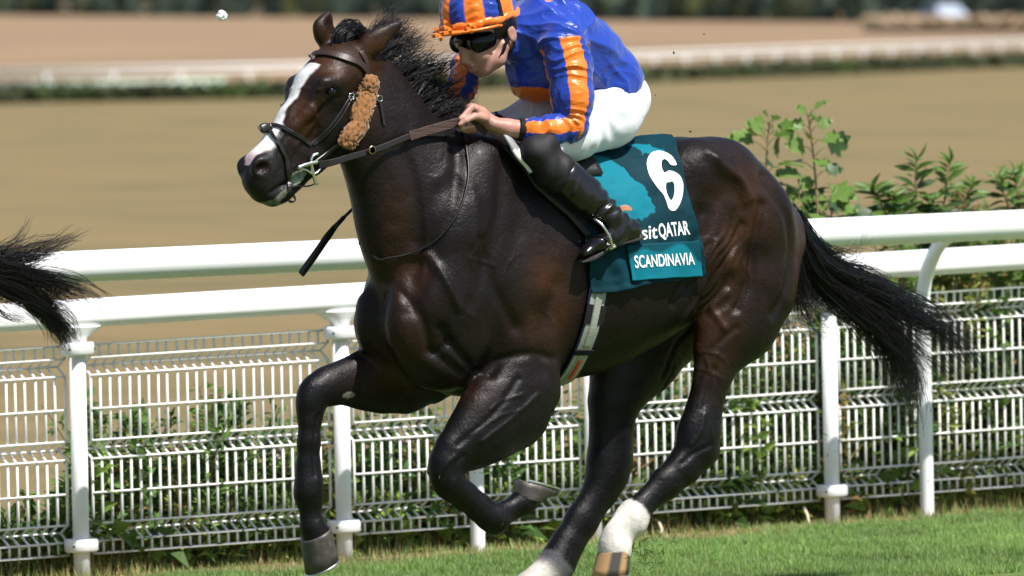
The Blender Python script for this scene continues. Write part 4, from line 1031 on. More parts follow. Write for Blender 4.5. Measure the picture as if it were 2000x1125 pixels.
# name pocket
c4 = [(1222, 479), (1363, 470), (1371, 539), (1229, 550)]
V = []; NA_, NB_ = 46, 26
for j in range(NB_):
    for i in range(NA_):
        u, v_ = i / (NA_ - 1), j / (NB_ - 1)
        a = np.array(c4[0]) * (1 - u) + np.array(c4[1]) * u; b = np.array(c4[3]) * (1 - u) + np.array(c4[2]) * u; q = a * (1 - v_) + b * v_
        V.append(SC_(q[0], q[1], .012, CB) + np.array([0, -.004 * math.sin(u * 14 + v_ * 2) * v_, 0]))
V = np.array(V).reshape(NB_, NA_, 3)
for _ in range(14): V[1:-1] = .5 * V[1:-1] + .25 * (V[2:] + V[:-2]); V[:, 1:-1] = .5 * V[:, 1:-1] + .25 * (V[:, 2:] + V[:, :-2])
V = V.reshape(-1, 3); idx = np.arange(NA_ * NB_).reshape(NB_, NA_); Fp = np.stack([idx[:-1, :-1], idx[:-1, 1:], idx[1:, 1:], idx[1:, :-1]], -1).reshape(-1, 4)
uu, vv = np.meshgrid(np.linspace(0, 1, NA_), np.linspace(0, 1, NB_)); wet = sstep(.06, -.06, vv - .16 + .16 * np.sin(uu * 11) * .6 - .35 * sstep(.75, 1, uu) * (uu > .7) - .25 * sstep(.3, 0, uu)).ravel() * .85
wet = np.maximum(wet, .9 * ((uu.ravel() > .93) & (vv.ravel() < .55)))
name_o = mesh_obj('name_pocket', V, Fp, M_cloth, cols=TEAL + (WET * 1.3 - TEAL) * wet[:, None]); pin(name_o, cloth); name_o['label'] = 'teal name pocket at the bottom corner of the cloth'
sm = name_o.modifiers.new('t', 'SOLIDIFY'); sm.thickness = .003; sm.offset = 0
NBV = BVHTree.FromPolygons([tuple(v) for v in V.tolist()], Fp.tolist())
M_print = mat('white_print', (.80, .80, .80), .55, .3, bump=(300, .2, .001))
def lay(name, bm, fpx, bvh, off, parent, m=None, z=.0):
    bmesh.ops.triangulate(bm, faces=bm.faces[:])
    for _ in range(3):
        le = [e for e in bm.edges if e.calc_length() > z]
        if not le: break
        bmesh.ops.subdivide_edges(bm, edges=le, cuts=1); bmesh.ops.triangulate(bm, faces=[f for f in bm.faces if len(f.verts) > 3])
    co = np.array([fpx(v.co.x, v.co.y) for v in bm.verts]); V = [SC_(x, y, off, bvh) for x, y in co]; F = [tuple(v.index for v in f.verts) for f in bm.faces]; bm.free()
    o = mesh_obj(name, V, F, m or M_print); pin(o, parent); return o
def outline(polys):
    bm = bmesh.new(); E = []
    for pts in polys:
        vs = [bm.verts.new((x, y, 0)) for x, y in pts]; E += [bm.edges.new((vs[i], vs[(i + 1) % len(vs)])) for i in range(len(vs))]
    bmesh.ops.triangle_fill(bm, edges=E, use_beauty=True); return bm
k6 = lambda pts: [(940 + x / 2.96, 220 + y / 2.96) for x, y in pts]
six = [catmull(k6([(1129, 301), (1095, 250), (1040, 228), (990, 234), (962, 265), (955, 312), (972, 372), (1010, 430), (1048, 476), (1066, 520), (1080, 556), (1103, 570), (1128, 556), (1150, 512), (1163, 450), (1161, 400), (1143, 364), (1110, 344), (1080, 340), (1056, 352), (1040, 325), (1040, 290), (1056, 273), (1078, 282), (1096, 305)]), 4, True), catmull(k6([(1084, 404), (1100, 400), (1112, 422), (1113, 468), (1100, 508), (1084, 502), (1069, 470), (1062, 432), (1067, 408)]), 4, True)]
lay('number_six', outline(six), lambda x, y: (x, y), CB, .006, cloth, z=9.)
def text_bm(body, bold=.0, xs=1.):
    cu = bpy.data.curves.new('txt', 'FONT'); cu.body = body; cu.size = 1; cu.offset = bold; cu.resolution_u = 4
    ob = bpy.data.objects.new('txt', cu); COL.objects.link(ob); dg = bpy.context.evaluated_depsgraph_get(); me = ob.evaluated_get(dg).to_mesh()
    bm = bmesh.new(); bm.from_mesh(me); ob.evaluated_get(dg).to_mesh_clear(); bpy.data.objects.remove(ob); bpy.data.curves.remove(cu)
    x0 = min(v.co.x for v in bm.verts); x1 = max(v.co.x for v in bm.verts); y0 = 0.; y1 = max(v.co.y for v in bm.verts)
    for v in bm.verts: v.co.x = (v.co.x - x0) / (x1 - x0); v.co.y = v.co.y / y1
    return bm
def quadmap(bl, br, tr, tl): return lambda u, v: tuple((np.array(bl) * (1 - u) + np.array(br) * u) * (1 - v) + (np.array(tl) * (1 - u) + np.array(tr) * u) * v)
lay('sponsor_lettering', text_bm('QATAR', .018), quadmap((1287, 464), (1347, 457), (1342, 431), (1284, 437)), CB, .0035, cloth, z=.12)
lay('sponsor_lettering', text_bm('Visit', .010), quadmap((1226, 470), (1283, 465), (1283, 438), (1222, 444)), CB, .0035, cloth, z=.12)
lay('horse_name_lettering', text_bm('SCANDINAVIA', .016), quadmap((1240, 523), (1356, 516), (1353, 493), (1237, 499)), NBV, .004, cloth, z=.06)

# ------------------------------------------------------------------ saddle
saddle = empty('racing_saddle', tuple(P(1060, 330, 0))); tag(saddle, 'small black racing saddle with white edged flap under the jockey', 'saddle')
M_sadl = mat('matt_black_flap', (.020, .021, .020), .55, .3, bump=(180, .3, .001)); M_pad = mat('white_saddle_edge', (.70, .69, .64), .5); M_greyp = mat('grey_saddle_edge', (.22, .22, .22), .5); M_red = mat('red_lining', (.35, .01, .015), .5)
def patch(name, outline_px, off, m, parent, thick=.006, w=None, mirror=False):
    bm = outline([outline_px]); bmesh.ops.triangulate(bm, faces=bm.faces[:])
    for _ in range(3):
        le = [e for e in bm.edges if e.calc_length() > 12]
        if not le: break
        bmesh.ops.subdivide_edges(bm, edges=le, cuts=1); bmesh.ops.triangulate(bm, faces=[f for f in bm.faces if len(f.verts) > 3])
    V = np.array([S(v.co.x, v.co.y, off)[0] for v in bm.verts]); F = [tuple(v.index for v in f.verts) for f in bm.faces]; bm.free()
    if mirror: V = V * [1, -1, 1]
    o = mesh_obj(name, V, F, m); sm = o.modifiers.new('t', 'SOLIDIFY'); sm.thickness = thick; sm.offset = 0; pin(o, parent); return o
flap = catmull([(972, 280), (990, 300), (1012, 326), (1032, 345), (1046, 372), (1068, 386), (1090, 383), (1106, 379), (1128, 400), (1150, 424), (1158, 462), (1140, 466), (1120, 444), (1090, 412), (1060, 396), (1035, 372), (1008, 342), (985, 310)], 4, True)
for mir in (False, True):
    patch('under_flap', [(976, 290), (1012, 330), (1040, 368), (1066, 392), (1104, 424), (1142, 466), (1158, 463), (1150, 424), (1106, 380), (1110, 330), (1060, 302), (1010, 286)], .018, M_sadl, saddle, .006, mirror=mir)
    patch('upper_flap', [(985, 284), (1010, 312), (1034, 342), (1050, 368), (1072, 380), (1105, 377), (1118, 350), (1100, 310), (1040, 290)], .030, M_leather, saddle, .006, mirror=mir)
p, nn = SP_([(966, 276), (976, 290), (990, 308), (1004, 325), (1016, 340), (1022, 348)], .055)
o = mesh_obj('front_roll', *sweep(p, circ(.024, 16, .012), up=nn, scale=np.interp(np.linspace(0, 1, len(p)), [0, .1, .5, .9, 1], [.4, .7, 1, .95, .4])), M_pad); pin(o, saddle)
o.data.materials.append(M_greyp)
for pl_ in o.data.polygons:
    f = pl_.center; ppx = to_px(np.array([[f.x, f.y, f.z]]))[0][1]
    if ppx < 292 or ppx > 336: pl_.material_index = 1
p, nn = SP_([(1018, 312), (1035, 324), (1050, 334), (1058, 342)], .046); o = mesh_obj('lining_edge', *sweep(p, strap(.010, .006), up=nn), M_red, smooth=False); pin(o, saddle)
# seat over the back
V = []; xs_ = np.linspace(P(985, 280, 0)[0], P(1115, 300, 0)[0], 18)
for i, x in enumerate(xs_):
    for j in np.linspace(-.5, .5, 15): V.append(torso(x, j, .032 + .02 * (abs(i - 9) / 9) ** 2 * (1 - abs(j))))
idx = np.arange(18 * 15).reshape(18, 15); F = np.stack([idx[:-1, :-1], idx[:-1, 1:], idx[1:, 1:], idx[1:, :-1]], -1).reshape(-1, 4)
o = mesh_obj('seat', np.array(V), F, M_leather); sm = o.modifiers.new('t', 'SOLIDIFY'); sm.thickness = .02; sm.offset = -1; pin(o, saddle)
# girth: loop round the barrel
gp = [S(x, y, .0)[0] for x, y in [(1171, 540), (1168, 560), (1162, 600), (1148, 650), (1130, 695), (1110, 728)]]
gp = np.array(gp); gx = np.poly1d(np.polyfit([PHI(p) for p in gp], gp[:, 0], 2)); phs = np.linspace(PHI(gp[0]) + .0, 2 * math.pi - PHI(gp[0]) - .0, 110)
def gx_(ph): ph = ph if ph <= math.pi else 2 * math.pi - ph; return gx(min(ph, 2.7))
base = np.array([torso(gx_(ph), ph, 0) for ph in phs]); gn = np.array([[0, -math.sin(ph), math.cos(ph)] for ph in phs])
for _ in range(3): base[1:-1] = .5 * base[1:-1] + .25 * (base[2:] + base[:-2])
M_navy = mat('navy_webbing', (.008, .012, .045), .8, .2); M_elas = mat('pale_girth_elastic', (.28, .30, .25), .8, .2, bump=(50, .6, .003)); M_elas2 = mat('grey_girth_strap', (.24, .25, .20), .7, .2, bump=(60, .6, .003)); M_or = mat('orange_red_tab', (.55, .04, .015), .5); M_blackw = mat('black_webbing', (.010, .010, .011), .8, .2)
def gstrap(name, m, w, t, off, i0=0, i1=None, dx=0.):
    s = slice(i0, i1); o = mesh_obj(name, *sweep(base[s] + gn[s] * off + np.array([dx, 0, 0]), strap(w, t), up=gn[s]), m, smooth=False); pin(o, saddle); return o
gstrap('girth', M_navy, .088, .006, .008); gstrap('girth_elastic', M_elas, .070, .005, .011); gstrap('girth_centre', M_elas2, .034, .006, .014)
ii = lambda y: int(np.argmin([abs(to_px(b[None])[0][1] - y) if k < 45 else 1e9 for k, b in enumerate(base)]))
gstrap('girth_keeper', M_blackw, .092, .006, .013, ii(592), ii(632)); gstrap('girth_keeper', M_blackw, .092, .006, .0165, ii(676), ii(690))
gstrap('girth_centre_pale', M_elas, .030, .006, .018, ii(570), ii(672)); gstrap('girth_tab', M_or, .014, .006, .020, ii(697), ii(745))
# ================================================================== JOCKEY
J = empty('person', tuple(P(1100, 200, 0)))
tag(J, 'jockey in blue and orange striped silks, white breeches and black boots crouched over the horse', 'person')
def fld(h=.0052): return Field((-.75, -.48, .9), (.75, .48, 2.62), h)
def torso_nodes(e=0.):
    return [(P(1176, 180, 0), .112 + e, .150 + e), (P(1160, 148, 0), .128 + e, .150 + e), (P(1118, 104, 0), .142 + e, .168 + e), (P(1072, 74, 0), .142 + e, .182 + e), (P(1040, 62, 0), .105 + e, .150 + e)]
nA = [P(1098, 82, -.175), P(1112, 130, -.215), P(1118, 190, -.245), P(1117, 246, -.255)]
nFa = [P(1117, 246, -.255), P(1080, 254, -.235), P(1034, 255, -.205), P(990, 250, -.175), P(962, 243, -.155)]
fA = [PM(1098, 82, .175, 1), P(950, 92, .245), P(914, 128, .25)]
fFa = [P(914, 128, .25), P(902, 170, .21), P(882, 206, .175), P(872, 220, .165)]
hipN, kneeN, ankN = P(1178, 228, -.10), P(1046, 296, -.235), P(1196, 428, -.300)
hipF, kneeF, ankF = PM(1180, 228, .10, 1), P(972, 226, .215), PM(1196, 428, .300, 1)
kneeF = P(972, 246, .215)
# ---- body: one skin
B = fld(.0045)
B.chain(torso_nodes(-.03), .04)
B.chain([(P(1040, 66, 0), .075, .08), (P(1000, 70, 0), .058, .058), (P(975, 72, 0), .056, .054)], .03)
B.chain([(nA[0], .05, .05), (nA[1], .046, .046), (nA[3], .038, .038)], .03)
B.chain([(nFa[0], .040, .040), (nFa[1], .044, .042), (nFa[2], .0385, .036), (nFa[3], .031, .034), (nFa[4], .0265, .034)], .02)
B.chain([(fA[0], .05, .05), (fA[1], .044, .044), (fA[2], .038, .038)], .03)
B.chain([(fFa[0], .038, .038), (fFa[1], .036, .036), (fFa[3], .028, .03)], .02)
for hp, kn, an in ((hipN, kneeN, ankN), (hipF, kneeF, ankF)):
    B.ell(hp, (.11, .09, .10), k=.05); B.chain([(hp, .095, .085), (kn, .040, .040)], .02); B.chain([(kn, .040, .040), (kn * .6 + an * .4, .048, .045), (an, .034, .032)], .02)
    sg = -1 if hp[1] < 0 else 1; B.chain([(an, .034, .03), (PM(1215, 446, .300, sg), .024, .022), (PM(1185, 466, .300, sg), .018, .022)], .02)
# head and face
B.ell(P(948, 38, 0), (.100, .078, .098), k=.03)
B.chain([(P(930, 84, 0), .068, .066), (P(934, 112, 0), .048, .050), (P(940, 132, 0), .026, .028)], .03)
for sg in (-1, 1):
    B.chain([(PM(984, 92, .058, sg), .024, .018), (PM(974, 116, .050, sg), .022, .018), (PM(950, 136, .022, sg), .020, .018)], .025)     # jaw
    B.ell(PM(938, 106, .042, sg), (.028, .022, .022), k=.02)          # cheek
    B.ell(PM(1000, 66, .084, sg), (.020, .009, .032), R=[[.95, 0, .3], [0, 1, 0], [-.3, 0, .95]], k=.008); B.ell(PM(1002, 66, .094, sg), (.011, .006, .020), k=.006, cut=True)
    B.ell(PM(916, 122, .011, sg), (.010, .008, .009), k=.008)       # nostril wing
B.chain([(P(908, 90, 0), .013, .012), (P(905, 104, 0), .013, .013), (P(905, 118, 0), .0145, .014)], .014)
B.chain([(P(921, 129, -.020), .008, .007), (P(917, 129, 0), .010, .010), (P(921, 129, .020), .008, .007)], .010)
B.chain([(P(927, 136, -.016), .007, .007), (P(922, 136.5, 0), .010, .010), (P(927, 136, .016), .007, .007)], .010)
B.chain([(P(926, 132.6, -.028), .0028, .0028), (P(913, 132.6, 0), .0032, .0032), (P(926, 132.6, .028), .0028, .0028)], .006, cut=True)
B.ell(P(938, 141, 0), (.018, .02, .012), k=.015)
# near hand closed on the rein: palm, four curled fingers, thumb
def hand(px0, py0, w0, sg, hw):
    o = lambda x, y, w: P(px0 + x, py0 + y, w0 + w * sg)
    B.chain([(o(34, 9, 0), .026, .026), (o(10, -8, .002), .026, .034), (o(-4, -19, .002), .020, .036)], .018)
    for i, (dw, l) in enumerate(((-.030, .94), (-.010, 1.0), (.010, .97), (.029, .80))):
        k0 = o(-4 + 2 * i, -22 + 2.2 * i, dw); k1 = o(-27 * l + 2 * i, 1 + 3 * i, dw * 1.02); k2 = o(-24 * l + 2 * i, 19 + 2 * i, dw); k3 = o(-3 + 2 * i, 16 + 3 * i, dw * .95)
        B.chain([(k0, .0125, .0105), (k1, .0105, .0095), (k2, .0095, .0090), (k3, .0085, .0085)], .006)
    B.chain([(o(22, 0, -.028), .015, .014), (o(2, -4, -.047), .0125, .012), (o(-16, 4, -.050), .0105, .010), (o(-28, 12, -.044), .0085, .0085)], .008)
hand(926, 231, -.137, 1, 0); hand(872, 222, .165, -1, 0)
bV, bF = B.mesh(1); del B
n = vnoise(bV, 30, 2); skin = np.array([.40, .215, .165]) * (1 + .06 * n)[:, None]
red = np.exp(-(((bV - P(985, 255, -.18)) / [.12, .1, .06]) ** 2).sum(1)); skin = skin * (1 - red[:, None] * np.array([0, .10, .08]))
lips = np.exp(-(((bV - P(921, 132, 0)) / [.022, .022, .010]) ** 2).sum(1)); skin = skin + (np.array([.30, .12, .10]) - skin) * (.6 * lips)[:, None]
stub = np.exp(-(((bV - P(945, 132, 0)) / [.05, .08, .03]) ** 2).sum(1)); skin *= (1 - .22 * stub)[:, None]
M_skin = mat('skin', (.5, .3, .22), .48, .4, attr='Col', bump=(260, .25, .001), sub=.25)
pin(mesh_obj('body', bV, bF, M_skin, cols=skin), J)
hair_f = fld(.006); hair_f.ell(P(960, 44, 0), (.105, .083, .092), k=.02); hair_f.ell(P(985, 62, 0), (.06, .066, .05), k=.02)
v, f = hair_f.mesh(1); del hair_f; pin(mesh_obj('hair', v, f, mat('dark_hair', (.015, .010, .008), .5)), J)

# ---- breeches
M_breech = mat('white_breeches', (.68, .69, .73), .60, .3, bump=(300, .15, .001), sheen=.1)
Q = fld()
Q.chain([(P(1204, 192, 0), .112, .15), (P(1170, 155, 0), .10, .13)], .04)
for sg, hp, kn in ((-1, hipN, kneeN), (1, hipF, kneeF)):
    Q.ell(PM(1198, 220, .092, sg), (.116, .10, .122), k=.05)
    Q.chain([(hp, .122, .105), (hp * .55 + kn * .45, .098, .09), (kn, .050, .050)], .04)
v, f = Q.mesh(2); del Q; n = vnormals(v, f)
# cloth folds radiating from the hip, and a seam
c = P(1140, 190, -.2); ang = np.arctan2(v[:, 2] - c[2], v[:, 0] - c[0]); rr = np.linalg.norm(v[:, [0, 2]] - c[[0, 2]], axis=1)
v = v + n * (.0028 * np.sin(ang * 17 + 3 * vnoise(v, 8, 2)) * np.exp(-((rr - .14) / .10) ** 2) + .003 * vnoise(v, 11, 1) + .0012 * vnoise(v, 34, 3))[:, None]
seam = onplane([(1250, 150), (1215, 196), (1180, 214), (1150, 220)], -.2); dd = polyd(v[:, [0, 2]], seam); v = v - n * (.0022 * np.exp(-(dd / .006) ** 2) * (v[:, 1] < 0))[:, None]
pin(mesh_obj('breeches', v, f, M_breech), J)
# ---- boots with cloth tops
M_boot = mat('black_patent_boot', (.006, .006, .007), .26, .45, coat=.12, coatr=.12); M_top = mat('black_gaiter', (.012, .0115, .013), .62, .25, bump=(180, .25, .001)); M_sole2 = mat('boot_sole', (.018, .018, .016), .7)
for sg, kn, an in ((-1, kneeN, ankN), (1, kneeF, ankF)):
    G_ = fld(.0048)
    k2 = kn + np.array([0, 0, -.012]); k3 = k2 * .78 + an * .22; 
    if sg < 0: G_.chain([(kn + np.array([.045, 0, .018]), .058, .062), (kn + np.array([-.004, 0, 0]), .058, .062)], .03)
    G_.chain([(kn + np.array([.002, 0, -.006]), .059, .063), (k3, .070, .068), (k2 * .55 + an * .45, .066, .062)], .02)
    v, f = G_.mesh(1); del G_; nn_ = vnormals(v, f); ax = (an - kn) / np.linalg.norm(an - kn); s_ = (v - kn) @ ax
    v = v + nn_ * (.0050 * np.sin(s_ * 95 + 5 * vnoise(v, 9, 3) + 30 * (v[:, 2] - kn[2])) * sstep(-.06, .02, s_) + .002 * vnoise(v, 26, 1))[:, None]
    pin(mesh_obj('gaiter', v, f, M_top), J)
    G_ = fld(.0048); b0 = kn * .60 + an * .40
    G_.chain([(b0, .072, .066), (kn * .35 + an * .65, .068, .062), (kn * .12 + an * .88, .052, .046), (an + np.array([.012, 0, -.012]), .046, .042), (PM(1226, 446, .300, sg), .040, .036)], .02)
    G_.chain([(PM(1236, 450, .300, sg), .032, .032), (PM(1200, 460, .300, sg), .034, .037), (PM(1168, 476, .300, sg), .028, .038), (PM(1142, 495, .300, sg), .017, .028)], .025)
    G_.ell(b0 - ax * .075, (.075, .075, .06), k=.008, cut=True)
    v, f = G_.mesh(1); del G_; nn_ = vnormals(v, f); s_ = (v - kn) @ ax / np.linalg.norm(an - kn)
    wr = np.sin(s_ * 46 + 3.5 * vnoise(v, 14, 5)) * sstep(.62, .8, s_) * sstep(1.25, 1.0, s_)
    v = v + nn_ * (.0045 * wr + .0008 * vnoise(v, 18, 2) * sstep(.4, .6, s_))[:, None]
    pin(mesh_obj('boot', v, f, M_boot), J)
    so = np.array([PM(x, y, .300, sg) for x, y in [(1256, 462), (1236, 468), (1212, 474), (1190, 481), (1168, 494), (1148, 506), (1133, 512)]]); so = catmull(so, 5)
    pin(mesh_obj('sole', *sweep(so, strap(.066, .012), up=(-.45, 0, .9), scale=np.interp(np.linspace(0, 1, len(so)), [0, .08, .3, .5, .8, 1], [.5, .85, .8, .9, 1.05, .55])), M_sole2, smooth=False), J)
# ---- silks
ORG = np.array([.74, .165, .008]); BLU = np.array([.004, .034, .30])
def silk_mat():
    m = mat('satin_silk', (.1, .1, .5), .34, .42, attr='Col', sheen=.2, bump=(30, .6, .008, (1, 1, 1.6))); return m
M_silk = silk_mat()
Q = fld(.0048)
Q.chain(torso_nodes(.012), .05)
Q.chain([(P(1180, 158, 0), .128, .170), (P(1172, 172, 0), .124, .174)], .03)
Q.chain([(P(1040, 66, 0), .11, .13), (P(1014, 66, 0), .086, .088), (P(996, 74, 0), .076, .080)], .03)
Q.ell(P(1052, 150, 0), (.12, .13, .095), k=.06)          # loose silk hanging at the chest
for arm, far in ((nA, False), (fA, True)):
    if not far: Q.chain([(nA[0], .088, .085), (nA[1], .082, .078), (nA[2], .076, .072), (nA[3], .062, .062)], .035)
    else: Q.chain([(fA[0], .085, .085), (fA[1], .076, .072), (fA[2], .062, .06)], .035)
Q.chain([(nFa[0], .058, .060), (nFa[1], .058, .056), (nFa[2], .050, .046)], .02)
Q.chain([(fFa[0], .058, .058), (fFa[1], .054, .05), (fFa[2], .044, .04)], .02)
Q.ell(P(962, 80, 0), (.080, .068, .075), k=.01, cut=True)
v, f = Q.mesh(1); del Q; n = vnormals(v, f)
def armco(v, pts):
    """coordinate along and around a bent arm"""
    best = np.full(len(v), 1e9); S_ = np.zeros(len(v)); A_ = np.zeros(len(v)); acc = 0.
    for a, b in zip(pts[:-1], pts[1:]):
        ab = b - a; L = np.linalg.norm(ab); t = ab / L; w = v - a; s = np.clip(w @ t, 0, L); r_ = w - s[:, None] * t; d = np.linalg.norm(r_, axis=1)
        e1 = np.array([0, -1., 0]); e1 -= t * (e1 @ t); e1 /= np.linalg.norm(e1); e2 = np.cross(t, e1)
        u = d < best; best[u] = d[u]; S_[u] = (acc + s)[u]; A_[u] = np.arctan2(r_ @ e2, r_ @ e1)[u]; acc += L
    return best, S_, A_
dN, sN, aN = armco(v, nA + nFa[1:3]); dF, sF, aF = armco(v, fA + fFa[1:3])
onN = (dN < .105) & (v[:, 1] < -.145) & (sN > .012); onF = (dF < .10) & (v[:, 1] > .145) & (sF > .015)
def stripes(a, ph): return np.sin(3 * (a - ph)) > -.05
colv = np.tile(BLU, (len(v), 1)).astype(float)
jn = .05 * vnoise(v, 40, 3)
colv[onN & (np.cos(3 * (aN + jn - .28)) > .12)] = ORG
colv[onF & (np.cos(3 * (aF + jn + 1.0)) > -.1)] = ORG
pxv = v[:, [0, 2]]
belly = inpoly(pxv + .004 * np.stack([vnoise(v, 30, 1), vnoise(v, 30, 2)], 1), onplane([(900, 120), (948, 140), (985, 150), (1030, 170), (1072, 174), (1110, 176), (1110, 260), (900, 260)], -.08)) & ~onN & ~onF
colv[belly] = ORG
spine = (~onN) & (~onF) & (v[:, 1] > -.085 + .01 * vnoise(v, 20, 5)) & (v[:, 1] < .13) & (n[:, 2] > .1) & (v[:, 0] > P(1040, 40, 0)[0]) & (v[:, 0] < P(1152, 60, 0)[0])
colv[spine] = ORG
# folds: rings on the sleeves, drapes on the body (sharp ridges, soft valleys)
def ridge(x): return 1 - 2 * np.abs(np.sin(x * .5)) ** .8
fN = ridge(sN * 150 + 1.2 * aN + 6.5 * vnoise(v, 13, 7)) * onN * np.clip(.15 + np.abs(vnoise(v, 8, 8)) * 1.9, 0, 1.2)
fF = ridge(sF * 140 + 1.2 * aF + 6 * vnoise(v, 13, 9)) * onF
el = np.exp(-(((v - nA[3] - np.array([-.05, 0, .03])) / .06) ** 2).sum(1))
c0 = P(1105, 70, -.15); ra = np.linalg.norm(v - c0, axis=1); an_ = np.arctan2(v[:, 2] - c0[2], v[:, 0] - c0[0])
drape = .0075 * ridge((v[:, 0] * .62 + v[:, 2] * .95) * 60 + 7 * vnoise(v, 6, 11)) * np.clip(vnoise(v, 5, 16) + .45, 0, 1) + .0070 * ridge(an_ * 9 + 6 * vnoise(v, 6, 17)) * np.exp(-((ra - .16) / .09) ** 2) + .005 * ridge(v[:, 0] * 70 + 8 * vnoise(v, 7, 18)) * sstep(.16, .0, np.linalg.norm(v[:, [0, 2]] - P(1195, 165, -.1)[[0, 2]], axis=1))
body_f = (drape + .005 * vnoise(v, 10, 12)) * ~(onN | onF)
v = v + n * (.0048 * fN + .0045 * fF + body_f + .0022 * vnoise(v, 22, 13) + .0014 * ridge(20 * vnoise(v, 7, 14)) - .006 * el)[:, None]
pin(mesh_obj('silks', v, f, M_silk, cols=colv), J)
# cuffs
for a, b, r_ in ((nFa[2], nFa[3], .042), (fFa[2], fFa[3], .038)):
    t = (b - a) / np.linalg.norm(b - a); pin(mesh_obj('cuff_band', *sweep(np.array([a + t * .022, a + t * .026, a + t * .040, a + t * .044]), circ(r_ * 1.06, 24, r_ * 1.0), scale=[.95, 1, .99, .93]), M_blackw), J)
# ---- helmet with silk cover, peak, band, goggles
hc = P(934, 22, 0); hx = P(855, 74, 0) - P(1004, 40, 0); hx[1] = 0; hx /= np.linalg.norm(hx); hy = np.array([0, 1., 0]); hz = np.cross(hx, hy); hz = hz if hz[2] > 0 else -hz
def HL(a, b, c): return hc + hx * a + hy * b + hz * c
helmet = []
V = []; nu, nv = 96, 40
for j in range(nv):
    th = (j / (nv - 1)) * (math.pi * .60)
    for i in range(nu):
        ph = 2 * math.pi * i / nu; x, y, z = math.sin(th) * math.cos(ph), math.sin(th) * math.sin(ph), math.cos(th)
        pl_ = .003 * math.sin(ph * 12 + 1) * math.sin(th) ** 2 + .0014 * math.sin(th * 30 + 4 * math.sin(ph * 5)) * math.sin(th)
        zc = z * .148 if z > 0 else z * .12
        V.append(HL((.150 + pl_) * x, (.118 + pl_) * y, zc + pl_))
V = np.array(V); idx = np.arange(nu * nv).reshape(nv, nu); F = np.stack([idx[:-1], np.roll(idx[:-1], -1, 1), np.roll(idx[1:], -1, 1), idx[1:]], -1).reshape(-1, 4)
ph = np.tile(np.arange(nu) / nu, nv); gore = (np.floor(ph * 12 + .35).astype(int) % 2) == 0
colh = np.where(gore[:, None], ORG, BLU)
cap = mesh_obj('helmet', V, F, M_silk, cols=colh); pin(cap, J); cap['label'] = 'orange and blue striped silk helmet cover'
sm = cap.modifiers.new('t', 'SOLIDIFY'); sm.thickness = .008; sm.offset = -1
def sub(o): o.parent = cap; o.matrix_parent_inverse = Matrix.Translation(-Vector(J.location)) if False else cap.matrix_parent_inverse.inverted() @ Matrix.Identity(4) if False else Matrix.Identity(4)
M_org = mat('orange_silk', ORG, .34, .5, sheen=.2, bump=(60, .5, .004)); M_gog = mat('dark_goggle_lens', (.003, .0032, .0035), .08, .22); M_gogf = mat('goggle_frame', (.01, .01, .01), .4)
# band of gathered silk round the rim
t = np.linspace(0, 2 * math.pi, 140, endpoint=False); bp2 = np.array([HL(.153 * math.cos(a), .121 * math.sin(a), -.030 - .006 * math.cos(a) + .004 * math.sin(a * 9)) for a in t])
o = mesh_obj('cap_band', *sweep(bp2, circ(.0085, 10, .013), up=hz, closed=True, scale=1 + .10 * np.sin(t * 23) + .08 * np.sin(t * 41)), M_org); pin(o, J)
# peak: curved brim in front
V = []; na, nr = 40, 7
for i in range(na):
    a = (i / (na - 1) - .5) * math.pi * 1.08
    for k in range(nr):
        e = k / (nr - 1); ext = .050 * e * max(math.cos(a), 0) ** .6
        V.append(HL((.148 + ext) * math.cos(a), (.117 + ext * .5) * math.sin(a), -.040 - .012 * e * math.cos(a) - .012 * (1 - math.cos(a))))
V = np.array(V); idx = np.arange(na * nr).reshape(na, nr); F = np.stack([idx[:-1, :-1], idx[1:, :-1], idx[1:, 1:], idx[:-1, 1:]], -1).reshape(-1, 4)
o = mesh_obj('peak', V, F, M_org); sm = o.modifiers.new('t', 'SOLIDIFY'); sm.thickness = .007; pin(o, J)
ed = V.reshape(na, nr, 3)[:, -1]; o = mesh_obj('peak_edge', *tube(ed, .005, 8), M_org); pin(o, J)
# little tied bows of the cap strings
def bow(px, py, w, s):
    c = P(px, py, w); parts = []
    for a in (0, 2.2, 3.6, 5.0):
        d = RGT * math.cos(a) - DWN * math.sin(a); q = np.array([c, c + d * .016 * s - FWD * .008, c + d * .028 * s - FWD * .002]); parts.append(sweep(q, strap(.013 * s, .0015), up=-FWD + .3 * DWN, scale=[.4, 1.2, .7]))
    o = mesh_obj('cap_string_bow', *join(parts), M_org, smooth=False); pin(o, J)
bow(876, 52, -.085, 1.0); bow(918, 54, -.118, .8); bow(858, 66, -.03, 1.)
o = mesh_obj('goggle_strap', *sweep(np.array([HL(-.02, -.1215, -.055), HL(-.015, -.1235, -.02), HL(-.012, -.119, .04), HL(-.010, -.100, .092), HL(-.010, -.055, .135)]), strap(.014, .003), up=np.array([0, -1., .25])), M_blackw, smooth=False); pin(o, J)
